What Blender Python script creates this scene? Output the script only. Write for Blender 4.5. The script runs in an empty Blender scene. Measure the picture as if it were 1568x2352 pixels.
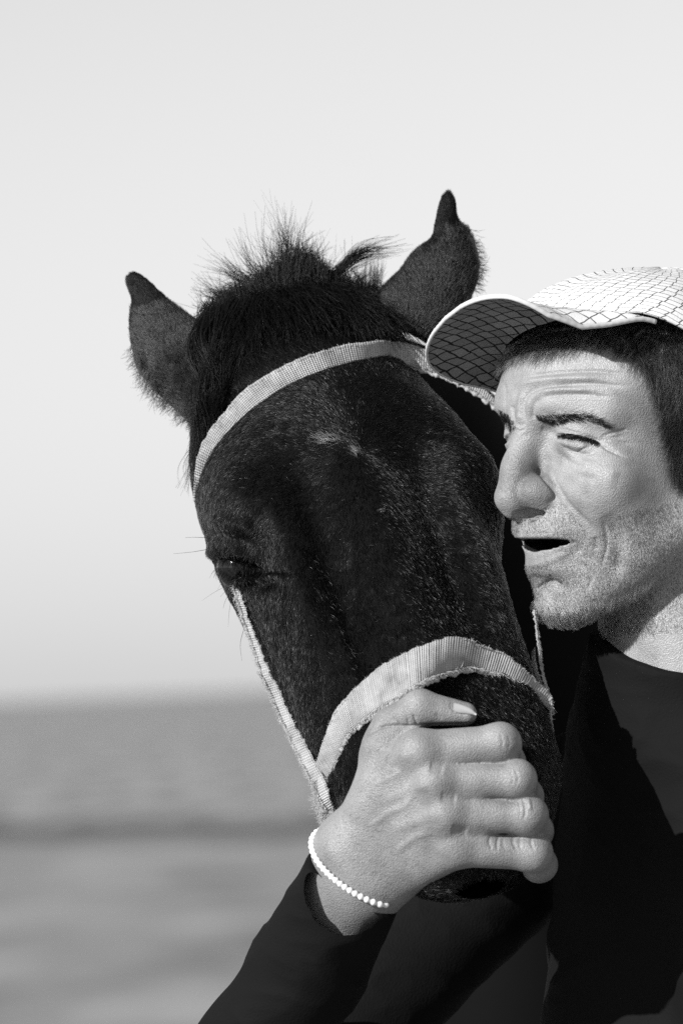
import bpy, math
import numpy as np
from mathutils import Vector, Matrix
from mathutils.bvhtree import BVHTree

scene = bpy.context.scene
COL = scene.collection
rng = np.random.default_rng(11)

# ------------------------------------------------------------------ camera, light
S = 0.00026                 # metres per picture unit at the focus distance
DIST = 4.0
DU = DIST / S
PITCH, ROLL = math.radians(1.49), math.radians(2.5)
CAM = Vector((0.0, 0.0, 1.60))
_f = Vector((0, math.cos(PITCH), math.sin(PITCH)))
_r0 = Vector((1, 0, 0)); _u0 = Vector((0, -math.sin(PITCH), math.cos(PITCH)))
_r = math.cos(ROLL) * _r0 - math.sin(ROLL) * _u0
_u = math.sin(ROLL) * _r0 + math.cos(ROLL) * _u0
cd = bpy.data.cameras.new('camera')
cam = bpy.data.objects.new('camera', cd); COL.objects.link(cam)
m = Matrix.Identity(4)
for i in range(3):
    m[i][0], m[i][1], m[i][2], m[i][3] = _r[i], _u[i], -_f[i], CAM[i]
cam.matrix_world = m
cd.sensor_fit = 'AUTO'; cd.sensor_width = 36.0
cd.lens = 36.0 * DIST / (2352 * S)
cd.clip_start = 0.1; cd.clip_end = 60000
cd.dof.use_dof = True; cd.dof.focus_distance = 3.97
cd.dof.aperture_fstop = cd.lens / 20.0
scene.camera = cam

SUN_AZ, SUN_EL = math.radians(44), math.radians(25)     # from behind the camera, towards the left
sx, sy, sz = -math.sin(SUN_AZ) * math.cos(SUN_EL), -math.cos(SUN_AZ) * math.cos(SUN_EL), math.sin(SUN_EL)
world = bpy.data.worlds.new('World'); scene.world = world
world.use_nodes = True
nt = world.node_tree
for n in list(nt.nodes): nt.nodes.remove(n)
sky = nt.nodes.new('ShaderNodeTexSky'); sky.sky_type = 'NISHITA'
sky.sun_disc = False; sky.sun_elevation = SUN_EL; sky.sun_rotation = math.atan2(sx, sy)
sky.air_density = 1.5; sky.dust_density = 0.3
bw = nt.nodes.new('ShaderNodeRGBToBW')
bg = nt.nodes.new('ShaderNodeBackground'); bg.inputs['Strength'].default_value = 0.092
wo = nt.nodes.new('ShaderNodeOutputWorld')
nt.links.new(sky.outputs[0], bw.inputs[0]); nt.links.new(bw.outputs[0], bg.inputs[0]); nt.links.new(bg.outputs[0], wo.inputs[0])
sl = bpy.data.lights.new('sun', 'SUN'); sl.energy = 5.0; sl.angle = math.radians(0.53)
so = bpy.data.objects.new('sun', sl); COL.objects.link(so)
so.rotation_euler = Vector((sx, sy, sz)).to_track_quat('Z', 'Y').to_euler()
so.location = (sx * 30, sy * 30, sz * 30)

scene.view_settings.view_transform = 'Standard'; scene.view_settings.look = 'None'
scene.view_settings.exposure = 0.28; scene.view_settings.gamma = 1.0
scene.view_settings.use_curve_mapping = False
scene.render.engine = 'CYCLES'
scene.cycles.use_denoising = False
scene.cycles.max_bounces = 6
scene.cycles.transparent_max_bounces = 8
try:
    scene.cycles_curves.shape = 'RIBBONS'; scene.cycles_curves.subdivisions = 2
except Exception:
    pass

# ------------------------------------------------------------------ coordinates
CAMv, RV, UV_, FV = (np.array(v[:]) for v in (CAM, _r, _u, _f))

def P(px, py, w):
    """picture position and depth (units of S, 0 = focus distance) -> world"""
    px, py, w = np.broadcast_arrays(np.asarray(px, float), np.asarray(py, float), np.asarray(w, float))
    k = (DU + w) / DU
    return CAMv + S * ((px - 784) * k)[..., None] * RV - S * ((py - 1176) * k)[..., None] * UV_ + S * (DU + w)[..., None] * FV

def proj(V):
    d = np.asarray(V) - CAMv
    z = d @ FV
    k = z / DIST
    return 784 + (d @ RV) / (S * k), 1176 - (d @ UV_) / (S * k), z / S - DU

def rigid(o, x, y, w):
    """local offsets (right, down, away, units of S) about the point o=(px,py,w)"""
    return P(*o) + S * (DU + o[2]) / DU * (x[..., None] * RV - y[..., None] * UV_ + w[..., None] * FV)

VIEW = -FV   # towards the camera

# ------------------------------------------------------------------ object helpers
BASE = {}
def empty(name, loc, label, cat, group=None):
    o = bpy.data.objects.new(name, None); COL.objects.link(o)
    o.location = loc; o['label'] = label; o['category'] = cat
    if group: o['group'] = group
    BASE[o.name] = np.array(loc, float)
    return o

def mesh_data(name, V, faces, uv=None, smooth=True):
    me = bpy.data.meshes.new(name)
    me.from_pydata([tuple(v) for v in np.asarray(V, float)], [], [tuple(int(i) for i in f) for f in faces])
    if smooth: me.polygons.foreach_set('use_smooth', np.ones(len(me.polygons), bool))
    if uv is not None:
        l = me.uv_layers.new(name='UVMap')
        idx = np.empty(len(me.loops), np.int32); me.loops.foreach_get('vertex_index', idx)
        l.data.foreach_set('uv', np.asarray(uv, np.float32)[idx].ravel())
    me.update()
    return me

def link(name, data, mat, parent=None, kind=None):
    o = bpy.data.objects.new(name, data); COL.objects.link(o)
    if mat is not None and not len(data.materials): data.materials.append(mat)
    if parent is not None:
        o.parent = parent; BASE[o.name] = BASE[parent.name]
    if kind: o['kind'] = kind
    return o

def mk(name, V, faces, mat, parent=None, uv=None, kind=None, smooth=True):
    V = np.asarray(V, float)
    if parent is not None: V = V - BASE[parent.name]
    return link(name, mesh_data(name, V, faces, uv, smooth), mat, parent, kind)

def hairs(name, pts, rad, mat, parent, kind=None):
    """pts (N,K,3) world positions, rad (N,K) or (K,) metres -> one hair curves object"""
    N, K, _ = pts.shape
    pts = pts - (BASE[parent.name] if parent is not None else 0)
    c = bpy.data.hair_curves.new(name)
    c.add_curves([K] * N)
    c.attributes['position'].data.foreach_set('vector', np.ascontiguousarray(pts, np.float32).ravel())
    a = c.attributes.get('radius') or c.attributes.new('radius', 'FLOAT', 'POINT')
    r = np.broadcast_to(np.asarray(rad, np.float32), (N, K))
    a.data.foreach_set('value', np.ascontiguousarray(r).ravel())
    o = bpy.data.objects.new(name, c); COL.objects.link(o)
    c.materials.append(mat)
    if parent is not None:
        o.parent = parent; BASE[o.name] = BASE[parent.name]
    if kind: o['kind'] = kind
    return o

def normals(V, F):
    F = np.asarray(F)
    n = np.cross(V[F[:, 2]] - V[F[:, 0]], V[F[:, 3]] - V[F[:, 1]]) if F.shape[1] == 4 else np.cross(V[F[:, 1]] - V[F[:, 0]], V[F[:, 2]] - V[F[:, 0]])
    N = np.zeros_like(V)
    for k in range(F.shape[1]): np.add.at(N, F[:, k], n)
    return N / (np.linalg.norm(N, axis=1, keepdims=True) + 1e-12)

def spline(pts, n):
    """Catmull-Rom through pts (M,d), n samples equally spaced in arc length"""
    p = np.asarray(pts, float)
    if len(p) == 2:
        d = p
    else:
        q = np.vstack([2 * p[0] - p[1], p, 2 * p[-1] - p[-2]])
        out = []
        t = np.linspace(0, 1, 12, endpoint=False)[:, None]
        for i in range(1, len(q) - 2):
            a, b, c, e = q[i - 1], q[i], q[i + 1], q[i + 2]
            out.append(0.5 * (2 * b + (c - a) * t + (2 * a - 5 * b + 4 * c - e) * t ** 2 + (3 * b - a - 3 * c + e) * t ** 3))
        out.append(p[-1:]); d = np.vstack(out)
    s = np.concatenate([[0], np.cumsum(np.linalg.norm(np.diff(d, axis=0), axis=1))])
    g = np.linspace(0, s[-1], n)
    return np.stack([np.interp(g, s, d[:, k]) for k in range(d.shape[1])], 1)

def smooth1(a, it):
    a = a.copy()
    for _ in range(it):
        b = a.copy(); b[1:-1] = (a[:-2] + 2 * a[1:-1] + a[2:]) / 4; a = b
    return a

def strokes(V, F, items, facing=0.05, wmax=None):
    """push verts along their normal: items = (polyline px, width px, depth px [+ = groove])"""
    N = normals(V, F)
    px, py, w = proj(V)
    front = (N @ VIEW) > facing
    if wmax is not None: front &= w < wmax
    disp = np.zeros(len(V))
    fi = np.where(front)[0]
    q = np.stack([px[fi], py[fi]], 1)
    for pl, wid, dep in items:
        pl = spline(pl, 110)
        lo, hi = pl.min(0) - 3 * wid, pl.max(0) + 3 * wid
        sel = np.where(((q > lo) & (q < hi)).all(1))[0]
        if not len(sel): continue
        d = np.linalg.norm(q[sel][:, None] - pl[None], axis=2)
        j = d.argmin(1); dm = d.min(1)
        t = j / 109.0
        taper = np.clip(np.minimum(t, 1 - t) * 5 + 0.15, 0, 1)
        disp[fi[sel]] -= dep * np.exp(-(dm / wid) ** 2) * taper
    return V + N * (disp * S)[:, None]

def subsurf(V, F, lv=1):
    me = mesh_data('tmp', V, F)
    o = bpy.data.objects.new('tmp', me); COL.objects.link(o)
    md = o.modifiers.new('s', 'SUBSURF'); md.levels = lv; md.render_levels = lv
    dg = bpy.context.evaluated_depsgraph_get(); dg.update()
    ev = o.evaluated_get(dg); m2 = ev.to_mesh()
    v = np.empty(len(m2.vertices) * 3, np.float32); m2.vertices.foreach_get('co', v)
    f = np.empty(len(m2.loops), np.int32); m2.loops.foreach_get('vertex_index', f)
    ev.to_mesh_clear()
    bpy.data.objects.remove(o); bpy.data.meshes.remove(me)
    return v.reshape(-1, 3).astype(float), f.reshape(-1, 4)

# ------------------------------------------------------------------ implicit modelling
def surface_nets(F, o, h):
    s = F < 0
    n = F.shape
    sl_ = lambda d: tuple(slice(d[i], n[i] - 1 + d[i]) for i in range(3))
    C8 = [(i, j, k) for i in (0, 1) for j in (0, 1) for k in (0, 1)]
    cnt = sum(s[sl_(c)].astype(np.int8) for c in C8)
    act = np.argwhere((cnt > 0) & (cnt < 8))
    idx = -np.ones([k - 1 for k in n], np.int64)
    idx[tuple(act.T)] = np.arange(len(act))
    acc = np.zeros((len(act), 3)); num = np.zeros(len(act))
    for a in C8:
        for ax in range(3):
            if a[ax]: continue
            b = list(a); b[ax] = 1
            fa = F[tuple((act + a).T)]; fb = F[tuple((act + b).T)]
            mk_ = (fa < 0) != (fb < 0)
            t = np.where(mk_, fa / np.where(mk_, fa - fb, 1), 0)
            p = np.tile(np.array(a, float), (len(act), 1)); p[:, ax] += t
            acc += p * mk_[:, None]; num += mk_
    V = (act + acc / num[:, None]) * h + np.array(o)
    quads = []
    for ax in range(3):
        u, v = [(1, 2), (2, 0), (0, 1)][ax]
        a = np.moveaxis(s, ax, 0)
        d = np.argwhere(a[:-1] != a[1:])
        g = np.empty_like(d)
        others = [i for i in range(3) if i != ax]
        g[:, ax] = d[:, 0]; g[:, others[0]] = d[:, 1]; g[:, others[1]] = d[:, 2]
        ok = (g[:, u] > 0) & (g[:, v] > 0) & (g[:, u] < n[u] - 1) & (g[:, v] < n[v] - 1)
        g = g[ok]
        inside = s[tuple(g.T)]
        def cell(du, dv):
            c = g.copy(); c[:, u] += du; c[:, v] += dv; return idx[tuple(c.T)]
        q = np.stack([cell(-1, -1), cell(0, -1), cell(0, 0), cell(-1, 0)], 1)
        q[~inside] = q[~inside][:, ::-1]
        quads.append(q)
    return V, np.vstack(quads)

class Field:
    def __init__(self, lo, hi, h):
        ax = [np.arange(lo[i], hi[i] + h, h, dtype=np.float32) for i in range(3)]
        self.X, self.Y, self.Z = np.meshgrid(*ax, indexing='ij', sparse=True)
        self.lo, self.h = lo, h
    def ell(self, c, r):
        x, y, z = (self.X - c[0]) / r[0], (self.Y - c[1]) / r[1], (self.Z - c[2]) / r[2]
        k0 = np.sqrt(x * x + y * y + z * z)
        k1 = np.sqrt((x / r[0]) ** 2 + (y / r[1]) ** 2 + (z / r[2]) ** 2) + 1e-6
        return (k0 * (k0 - 1) / k1).astype(np.float32)
    def cap(self, a, b, ra, rb=None):
        rb = ra if rb is None else rb
        a, b = np.array(a, float), np.array(b, float); d = b - a; L = float(d @ d) + 1e-9
        t = np.clip(((self.X - a[0]) * d[0] + (self.Y - a[1]) * d[1] + (self.Z - a[2]) * d[2]) / L, 0, 1)
        q = (self.X - a[0] - d[0] * t) ** 2 + (self.Y - a[1] - d[1] * t) ** 2 + (self.Z - a[2] - d[2] * t) ** 2
        return (np.sqrt(q) - (ra + (rb - ra) * t)).astype(np.float32)
    def mesh(self, f): return surface_nets(f, self.lo, self.h)

def smin(a, b, k):
    h = np.maximum(k - np.abs(a - b), 0) / k
    return np.minimum(a, b) - h * h * k * 0.25
def smax(a, b, k): return -smin(-a, -b, k)

# ------------------------------------------------------------------ materials (all neutral greys: a black and white picture)
def mat(name):
    mt = bpy.data.materials.new(name); mt.use_nodes = True
    n = mt.node_tree.nodes; return mt, n, mt.node_tree.links, n['Principled BSDF']
def g4(v): return (v, v, v, 1)
def node(n, t, **kw):
    x = n.new(t)
    for k, v in kw.items():
        if k in x.inputs: x.inputs[k].default_value = v
        else: setattr(x, k, v)
    return x
def ramp(n, l, src, stops):
    r = n.new('ShaderNodeValToRGB')
    e = r.color_ramp.elements
    while len(e) < len(stops): e.new(0.5)
    for i, (p, v) in enumerate(stops): e[i].position = p; e[i].color = g4(v)
    l.new(src, r.inputs[0]); return r

def plain(name, v, rough=0.6, spec=0.5):
    mt, n, l, b = mat(name)
    b.inputs['Base Color'].default_value = g4(v); b.inputs['Roughness'].default_value = rough
    b.inputs['Specular IOR Level'].default_value = spec
    return mt

def make_skin():
    mt, n, l, b = mat('skin')
    tc = n.new('ShaderNodeTexCoord')
    big = node(n, 'ShaderNodeTexNoise', Scale=38.0, Detail=5.0, Roughness=0.6)
    l.new(tc.outputs['Object'], big.inputs['Vector'])
    r = ramp(n, l, big.outputs[0], [(0.3, 0.2), (0.5, 0.3), (0.72, 0.37)])
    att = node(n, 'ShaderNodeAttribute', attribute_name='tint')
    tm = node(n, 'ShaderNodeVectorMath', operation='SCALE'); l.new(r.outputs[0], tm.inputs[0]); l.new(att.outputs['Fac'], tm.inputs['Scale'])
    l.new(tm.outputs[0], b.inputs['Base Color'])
    vor = node(n, 'ShaderNodeTexVoronoi', Scale=1150.0); l.new(tc.outputs['Object'], vor.inputs['Vector'])
    fine = node(n, 'ShaderNodeTexNoise', Scale=1300.0, Detail=3.0); l.new(tc.outputs['Object'], fine.inputs['Vector'])
    mid = node(n, 'ShaderNodeTexNoise', Scale=230.0, Detail=4.0); l.new(tc.outputs['Object'], mid.inputs['Vector'])
    ad = node(n, 'ShaderNodeMath', operation='ADD'); l.new(vor.outputs['Distance'], ad.inputs[0]); l.new(fine.outputs[0], ad.inputs[1])
    ad2 = node(n, 'ShaderNodeMath', operation='MULTIPLY_ADD'); l.new(mid.outputs[0], ad2.inputs[0]); ad2.inputs[1].default_value = 0.6; l.new(ad.outputs[0], ad2.inputs[2])
    sp = node(n, 'ShaderNodeMapRange'); sp.inputs['From Min'].default_value = 0.3; sp.inputs['From Max'].default_value = 0.7; sp.inputs['To Min'].default_value = 0.78; sp.inputs['To Max'].default_value = 1.12
    l.new(fine.outputs[0], sp.inputs['Value'])
    tm2 = node(n, 'ShaderNodeVectorMath', operation='SCALE'); l.new(tm.outputs[0], tm2.inputs[0]); l.new(sp.outputs[0], tm2.inputs['Scale']); l.new(tm2.outputs[0], b.inputs['Base Color'])
    bp = node(n, 'ShaderNodeBump', Strength=0.5, Distance=0.0006); l.new(ad2.outputs[0], bp.inputs['Height'])
    l.new(bp.outputs[0], b.inputs['Normal'])
    b.inputs['Roughness'].default_value = 0.44; b.inputs['Specular IOR Level'].default_value = 0.5
    b.inputs['Subsurface Weight'].default_value = 0.12; b.inputs['Subsurface Radius'].default_value = (.006, .006, .006)
    b.inputs['Subsurface Scale'].default_value = 0.3
    return mt

def make_webbing():
    mt, n, l, b = mat('woven_webbing')
    uv = n.new('ShaderNodeUVMap')
    ob = n.new('ShaderNodeTexCoord')
    ns = node(n, 'ShaderNodeTexNoise', Scale=260.0, Detail=3.0); l.new(ob.outputs['Object'], ns.inputs['Vector'])
    big = node(n, 'ShaderNodeTexNoise', Scale=45.0, Detail=5.0, Roughness=0.65); l.new(ob.outputs['Object'], big.inputs['Vector'])
    mp = node(n, 'ShaderNodeMapping'); l.new(uv.outputs[0], mp.inputs[0]); 
    w1 = node(n, 'ShaderNodeTexWave', Scale=1.0, Distortion=2.2, Detail=2.5); w1.bands_direction = 'X'; w1.inputs['Detail Scale'].default_value = 2.0
    w2 = node(n, 'ShaderNodeTexWave', Scale=1.0, Distortion=0.8, Detail=1.0); w2.bands_direction = 'Y'
    m1 = node(n, 'ShaderNodeMapping'); m1.inputs['Scale'].default_value = (0.055, 0.004, 1); l.new(uv.outputs[0], m1.inputs[0]); l.new(m1.outputs[0], w1.inputs['Vector'])
    m2 = node(n, 'ShaderNodeMapping'); m2.inputs['Scale'].default_value = (0.004, 0.07, 1); l.new(uv.outputs[0], m2.inputs[0]); l.new(m2.outputs[0], w2.inputs['Vector'])
    mu = node(n, 'ShaderNodeMath', operation='MULTIPLY_ADD'); l.new(w2.outputs[0], mu.inputs[0]); mu.inputs[1].default_value = 0.6; l.new(w1.outputs[0], mu.inputs[2])
    m3 = node(n, 'ShaderNodeMath', operation='MULTIPLY_ADD'); l.new(ns.outputs[0], m3.inputs[0]); m3.inputs[1].default_value = 2.3; l.new(mu.outputs[0], m3.inputs[2])
    bp = node(n, 'ShaderNodeBump', Strength=0.8, Distance=0.0007); l.new(m3.outputs[0], bp.inputs['Height']); l.new(bp.outputs[0], b.inputs['Normal'])
    cm = node(n, 'ShaderNodeMath', operation='MULTIPLY_ADD'); l.new(mu.outputs[0], cm.inputs[0]); cm.inputs[1].default_value = 0.2; l.new(big.outputs[0], cm.inputs[2])
    r = ramp(n, l, cm.outputs[0], [(0.38, 0.16), (0.6, 0.34), (0.86, 0.5)])
    l.new(r.outputs[0], b.inputs['Base Color'])
    b.inputs['Roughness'].default_value = 0.9; b.inputs['Specular IOR Level'].default_value = 0.15
    return mt

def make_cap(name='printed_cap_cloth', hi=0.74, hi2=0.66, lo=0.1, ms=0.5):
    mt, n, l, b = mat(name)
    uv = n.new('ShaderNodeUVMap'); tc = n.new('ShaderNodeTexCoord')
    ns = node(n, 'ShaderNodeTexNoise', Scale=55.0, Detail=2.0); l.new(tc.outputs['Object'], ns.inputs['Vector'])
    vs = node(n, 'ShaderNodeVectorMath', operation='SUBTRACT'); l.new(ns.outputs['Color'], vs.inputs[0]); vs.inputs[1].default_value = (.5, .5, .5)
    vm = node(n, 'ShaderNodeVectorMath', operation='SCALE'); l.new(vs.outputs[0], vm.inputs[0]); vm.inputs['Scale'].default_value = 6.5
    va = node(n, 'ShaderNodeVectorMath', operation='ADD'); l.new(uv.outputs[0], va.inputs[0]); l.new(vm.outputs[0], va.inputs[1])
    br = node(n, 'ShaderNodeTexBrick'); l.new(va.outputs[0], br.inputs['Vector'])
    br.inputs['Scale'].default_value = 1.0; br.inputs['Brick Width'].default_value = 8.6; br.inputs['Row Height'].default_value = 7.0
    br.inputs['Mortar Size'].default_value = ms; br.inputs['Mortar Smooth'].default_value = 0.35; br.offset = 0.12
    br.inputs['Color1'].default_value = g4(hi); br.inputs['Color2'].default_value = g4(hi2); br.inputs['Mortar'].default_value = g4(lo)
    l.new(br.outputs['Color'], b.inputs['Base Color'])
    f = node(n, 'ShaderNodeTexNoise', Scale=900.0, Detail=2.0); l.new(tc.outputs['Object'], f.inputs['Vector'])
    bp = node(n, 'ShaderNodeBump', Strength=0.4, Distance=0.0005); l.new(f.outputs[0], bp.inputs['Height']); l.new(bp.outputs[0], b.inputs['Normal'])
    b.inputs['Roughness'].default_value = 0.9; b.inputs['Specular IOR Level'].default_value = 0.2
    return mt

def make_hair(name, v, rough=0.3, ior=1.42, coat=0.0):
    mt = bpy.data.materials.new(name); mt.use_nodes = True
    n, l = mt.node_tree.nodes, mt.node_tree.links
    for x in list(n): n.remove(x)
    h = n.new('ShaderNodeBsdfHairPrincipled'); o = n.new('ShaderNodeOutputMaterial')
    h.parametrization = 'COLOR'; h.inputs['Color'].default_value = g4(v)
    h.inputs['Roughness'].default_value = rough; h.inputs['Radial Roughness'].default_value = 0.4
    h.inputs['Coat'].default_value = coat; h.inputs['Random Roughness'].default_value = 0.3; h.inputs['IOR'].default_value = ior
    l.new(h.outputs[0], o.inputs[0]); return mt

def make_cloth_dark():
    mt, n, l, b = mat('black_jacket_cloth')
    tc = n.new('ShaderNodeTexCoord')
    f = node(n, 'ShaderNodeTexNoise', Scale=700.0, Detail=3.0); l.new(tc.outputs['Object'], f.inputs['Vector'])
    bp = node(n, 'ShaderNodeBump', Strength=0.4, Distance=0.001); l.new(f.outputs[0], bp.inputs['Height']); l.new(bp.outputs[0], b.inputs['Normal'])
    b.inputs['Base Color'].default_value = g4(0.006); b.inputs['Roughness'].default_value = 0.8; b.inputs['Specular IOR Level'].default_value = 0.1
    return mt

M_SKIN = make_skin(); M_WEB = make_webbing(); M_CAP = make_cap(); M_CAP_SHADED = make_cap('cap_cloth_shaded', 0.27, 0.19, 0.012, 0.62); M_JACKET = make_cloth_dark()  # second cap cloth is the same print with under-brim shade painted into its greys
M_COATSKIN = plain('horse_hide', 0.004, 0.8, 0.05)
M_FUR = make_hair('black_coat_hair', 0.003, 0.26, 1.33)
M_GLOSS = make_hair('glossy_coat_hair', 0.03, 0.13)
M_EARFUR = make_hair('ear_coat_hair', 0.012, 0.25)
M_MANE = plain('black_mane_hair', 0.003, 0.45, 0.25)
M_WHITEHAIR = make_hair('white_star_hair', 0.7, 0.4)
M_MANHAIR = make_hair('dark_hair', 0.02, 0.3)
M_GREYHAIR = make_hair('grey_stubble', 0.6, 0.35)
M_LASH = plain('black_lash_hair', 0.006, 0.5, 0.2)
M_FIBRE = plain('webbing_fibre', 0.4, 0.9, 0.1)
M_EYE = plain('dark_eye', 0.006, 0.08, 0.5)
M_CORD = plain('white_cord', 0.75, 0.8, 0.2)
M_BIND = plain('brim_binding_cloth', 0.55, 0.95, 0.1)
M_NAIL = plain('nail', 0.42, 0.28, 0.5)

def make_ground(name, lo, hi, sc, stretch, rough):
    mt, n, l, b = mat(name)
    tc = n.new('ShaderNodeTexCoord'); mp = n.new('ShaderNodeMapping'); mp.inputs['Scale'].default_value = stretch
    l.new(tc.outputs['Object'], mp.inputs[0])
    f = node(n, 'ShaderNodeTexNoise', Scale=sc, Detail=6.0, Roughness=0.6); l.new(mp.outputs[0], f.inputs['Vector'])
    r = ramp(n, l, f.outputs[0], [(0.3, lo), (0.7, hi)]); l.new(r.outputs[0], b.inputs['Base Color'])
    b.inputs['Roughness'].default_value = rough; b.inputs['Specular IOR Level'].default_value = 0.1
    return mt

# ------------------------------------------------------------------ ground and sea
def sheet(name, xs, ys, z, amp, mt):
    X, Y = np.meshgrid(xs, ys, indexing='ij')
    Z = z + amp * (np.sin(Y * 0.55 + 0.6 * np.sin(X * 0.11)) + 0.6 * np.sin(Y * 0.9 + X * 0.2 + 1.0)) if amp else np.full_like(X, z)
    V = np.stack([X, Y, Z], -1).reshape(-1, 3)
    nx, ny = len(xs), len(ys)
    i = np.arange((nx - 1) * (ny - 1)); a = (i // (ny - 1)) * ny + i % (ny - 1)
    F = np.stack([a, a + ny, a + ny + 1, a + 1], 1)
    return mk(name, V, F, mt, kind='structure')
M_SEA = make_ground('sea_water', 0.06, 0.5, 1.0, (1.3, 0.16, 1), 0.6)
M_SAND = make_ground('pale_ground', 0.15, 0.38, 1.0, (0.6, 0.2, 1), 0.95); M_WET = make_ground('dark_wet_shore', 0.07, 0.15, 1.0, (0.25, 0.2, 1), 0.8)
sheet('sea', np.concatenate([np.linspace(-30000, -60, 20), np.linspace(-50, 50, 60), np.linspace(60, 30000, 20)]),
      np.concatenate([np.linspace(76, 200, 250), np.geomspace(205, 50000, 40)]), -0.06, 0.0, M_SEA)
sheet('ground', np.concatenate([np.linspace(-30000, -80, 8), np.linspace(-70, 70, 40), np.linspace(80, 30000, 8)]),
      np.linspace(-60, 84, 60), 0.0, 0.0, M_SAND)
wet = sheet('wet_shore', np.linspace(-60, 60, 160), np.linspace(0, 1, 8), 0.006, 0.0, M_WET)
for v_ in wet.data.vertices:
    x_ = v_.co.x; v_.co.y = 73.5 + 9 * v_.co.y + 1.6 * math.sin(x_ * 0.9) + 1.2 * math.sin(x_ * 2.3 + 1) - 0.9 * x_

# ------------------------------------------------------------------ horse
HO = (820.0, 1040.0, 0.0)               # whorl on the forehead
HP, HY, HR = math.radians(40), math.radians(14), math.radians(19.2)
def head_xyz(L, A, F):
    l = L * math.cos(HY) + F * math.sin(HY); f = F * math.cos(HY) - L * math.sin(HY)
    a = A * math.cos(HP) - f * math.sin(HP); w = -A * math.sin(HP) - f * math.cos(HP)
    return rigid(HO, math.sin(HR) * a + math.cos(HR) * l, math.cos(HR) * a - math.sin(HR) * l, w)
def head_vec(L, A, F):
    z = np.zeros_like(np.asarray(L, float))
    return (head_xyz(np.asarray(L, float), np.asarray(A, float), np.asarray(F, float)) - head_xyz(z, z, z)) / S

ST = np.array([  # A, W, F0 (front), Fc (widest), F1 (jaw), squareness
    (-880, 60, -400, -440, -520, 2.0), (-850, 130, -330, -430, -620, 2.0), (-790, 185, -275, -430, -700, 2.1), (-700, 215, -225, -430, -760, 2.2), (-560, 250, -140, -400, -800, 2.3),
    (-373, 300, -62, -350, -800, 2.3), (-180, 328, -14, -285, -800, 2.3), (0, 326, 0, -240, -820, 2.25),
    (150, 312, -2, -240, -790, 2.25), (300, 282, -8, -240, -700, 2.2), (450, 272, -14, -240, -620, 2.15),
    (600, 268, -20, -235, -560, 2.1), (750, 266, -30, -235, -500, 2.1), (900, 240, -45, -210, -400, 2.1),
    (1000, 185, -85, -220, -380, 2.1), (1070, 140, -150, -240, -340, 2.0), (1105, 60, -220, -255, -290, 2.0)], float)
nA, nT = 300, 200
Au = np.linspace(ST[0, 0], ST[-1, 0], nA)
def cubic(x, xp, fp):
    d = np.gradient(fp, xp); i = np.clip(np.searchsorted(xp, x) - 1, 0, len(xp) - 2)
    h = xp[i + 1] - xp[i]; t = (x - xp[i]) / h
    return (2 * t**3 - 3 * t**2 + 1) * fp[i] + (t**3 - 2 * t**2 + t) * h * d[i] + (-2 * t**3 + 3 * t**2) * fp[i + 1] + (t**3 - t**2) * h * d[i + 1]
Wd, F0, Fc, F1, SQ = (cubic(Au, ST[:, 0], ST[:, k]) for k in range(1, 6))
T = np.linspace(0, 2 * np.pi, nT, endpoint=False)
ct, st = np.cos(T)[None], np.sin(T)[None]
e = (2 / SQ)[:, None]
Lg = Wd[:, None] * np.sign(ct) * np.abs(ct) ** e
Lg = Lg * np.where(st < 0, 1 - np.interp(Au, [0, 120, 330], [0.36, 0.36, 0.0])[:, None] * np.abs(st) ** 1.3, 1.0)
up = np.where(st > 0, (F0 - Fc)[:, None], (Fc - F1)[:, None])
Fg = Fc[:, None] + up * np.sign(st) * np.abs(st) ** e
Ag = np.repeat(Au[:, None], nT, 1)
# relief of the skull: (L, A, radius L, radius A, height along F, height along L outward)
def bump(Lc, Ac, rl, ra, hf, ho=0.0, front=True):
    global Fg, Lg
    for sgn in (-1, 1):
        g = np.exp(-((Lg - sgn * Lc) / rl) ** 2 - ((Ag - Ac) / ra) ** 2)
        if front: g = g * (Fg > Fc[:, None] - 140)
        Fg = Fg + hf * g * (0.5 if Lc == 0 else 1); Lg = Lg + sgn * ho * g * (0 if Lc == 0 else 1)
bump(296, 20, 85, 110, 40, 20)          # brow bone above the eye
bump(285, 190, 70, 70, -28, -8)         # hollow below the eye
bump(0, 380, 62, 330, 34)               # nasal bone
bump(128, 340, 46, 270, -38)            # groove beside the nasal bone
bump(208, 350, 40, 240, 26, 12)         # facial crest
bump(240, -330, 80, 130, -26)           # hollow above the eye
bump(0, -330, 120, 220, 14)
bump(150, 40, 70, 90, -16)               # dip between the eyes and the forehead
bump(165, 520, 14, 190, 9)               # vein down the cheek
bump(110, 960, 45, 55, -30)             # nostrils
bump(150, 930, 40, 70, 22, 10)
LV, AV = Lg.ravel(), Ag.ravel()
VH = head_xyz(LV, AV, Fg.ravel())
ii = np.arange((nA - 1) * nT); a0 = ii
b0 = (ii // nT) * nT + (ii + 1) % nT
FH = np.stack([a0, a0 + nT, b0 + nT, b0], 1)
FH = np.vstack([FH, [[0, 1, nT // 2, nT // 2 + 1]]])  # tiny closing facet
# hair flow on the head: away from the whorl
rr = np.sqrt(LV ** 2 + AV ** 2) + 30
k = np.exp(-(rr / 420) ** 2)
fl = (LV / rr) * (k + 0.25) + 0.0; fa = (AV / rr) * k + (1 - k) * np.where(AV < -250, -0.9, 1.0)
flowH = head_vec(fl, fa, -0.25 * np.abs(fl))
# make the faces look outward
cen = VH.mean(0)
if ((normals(VH, FH) * (VH - cen)).sum(1) > 0).mean() < 0.5: FH = FH[:, ::-1]

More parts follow.
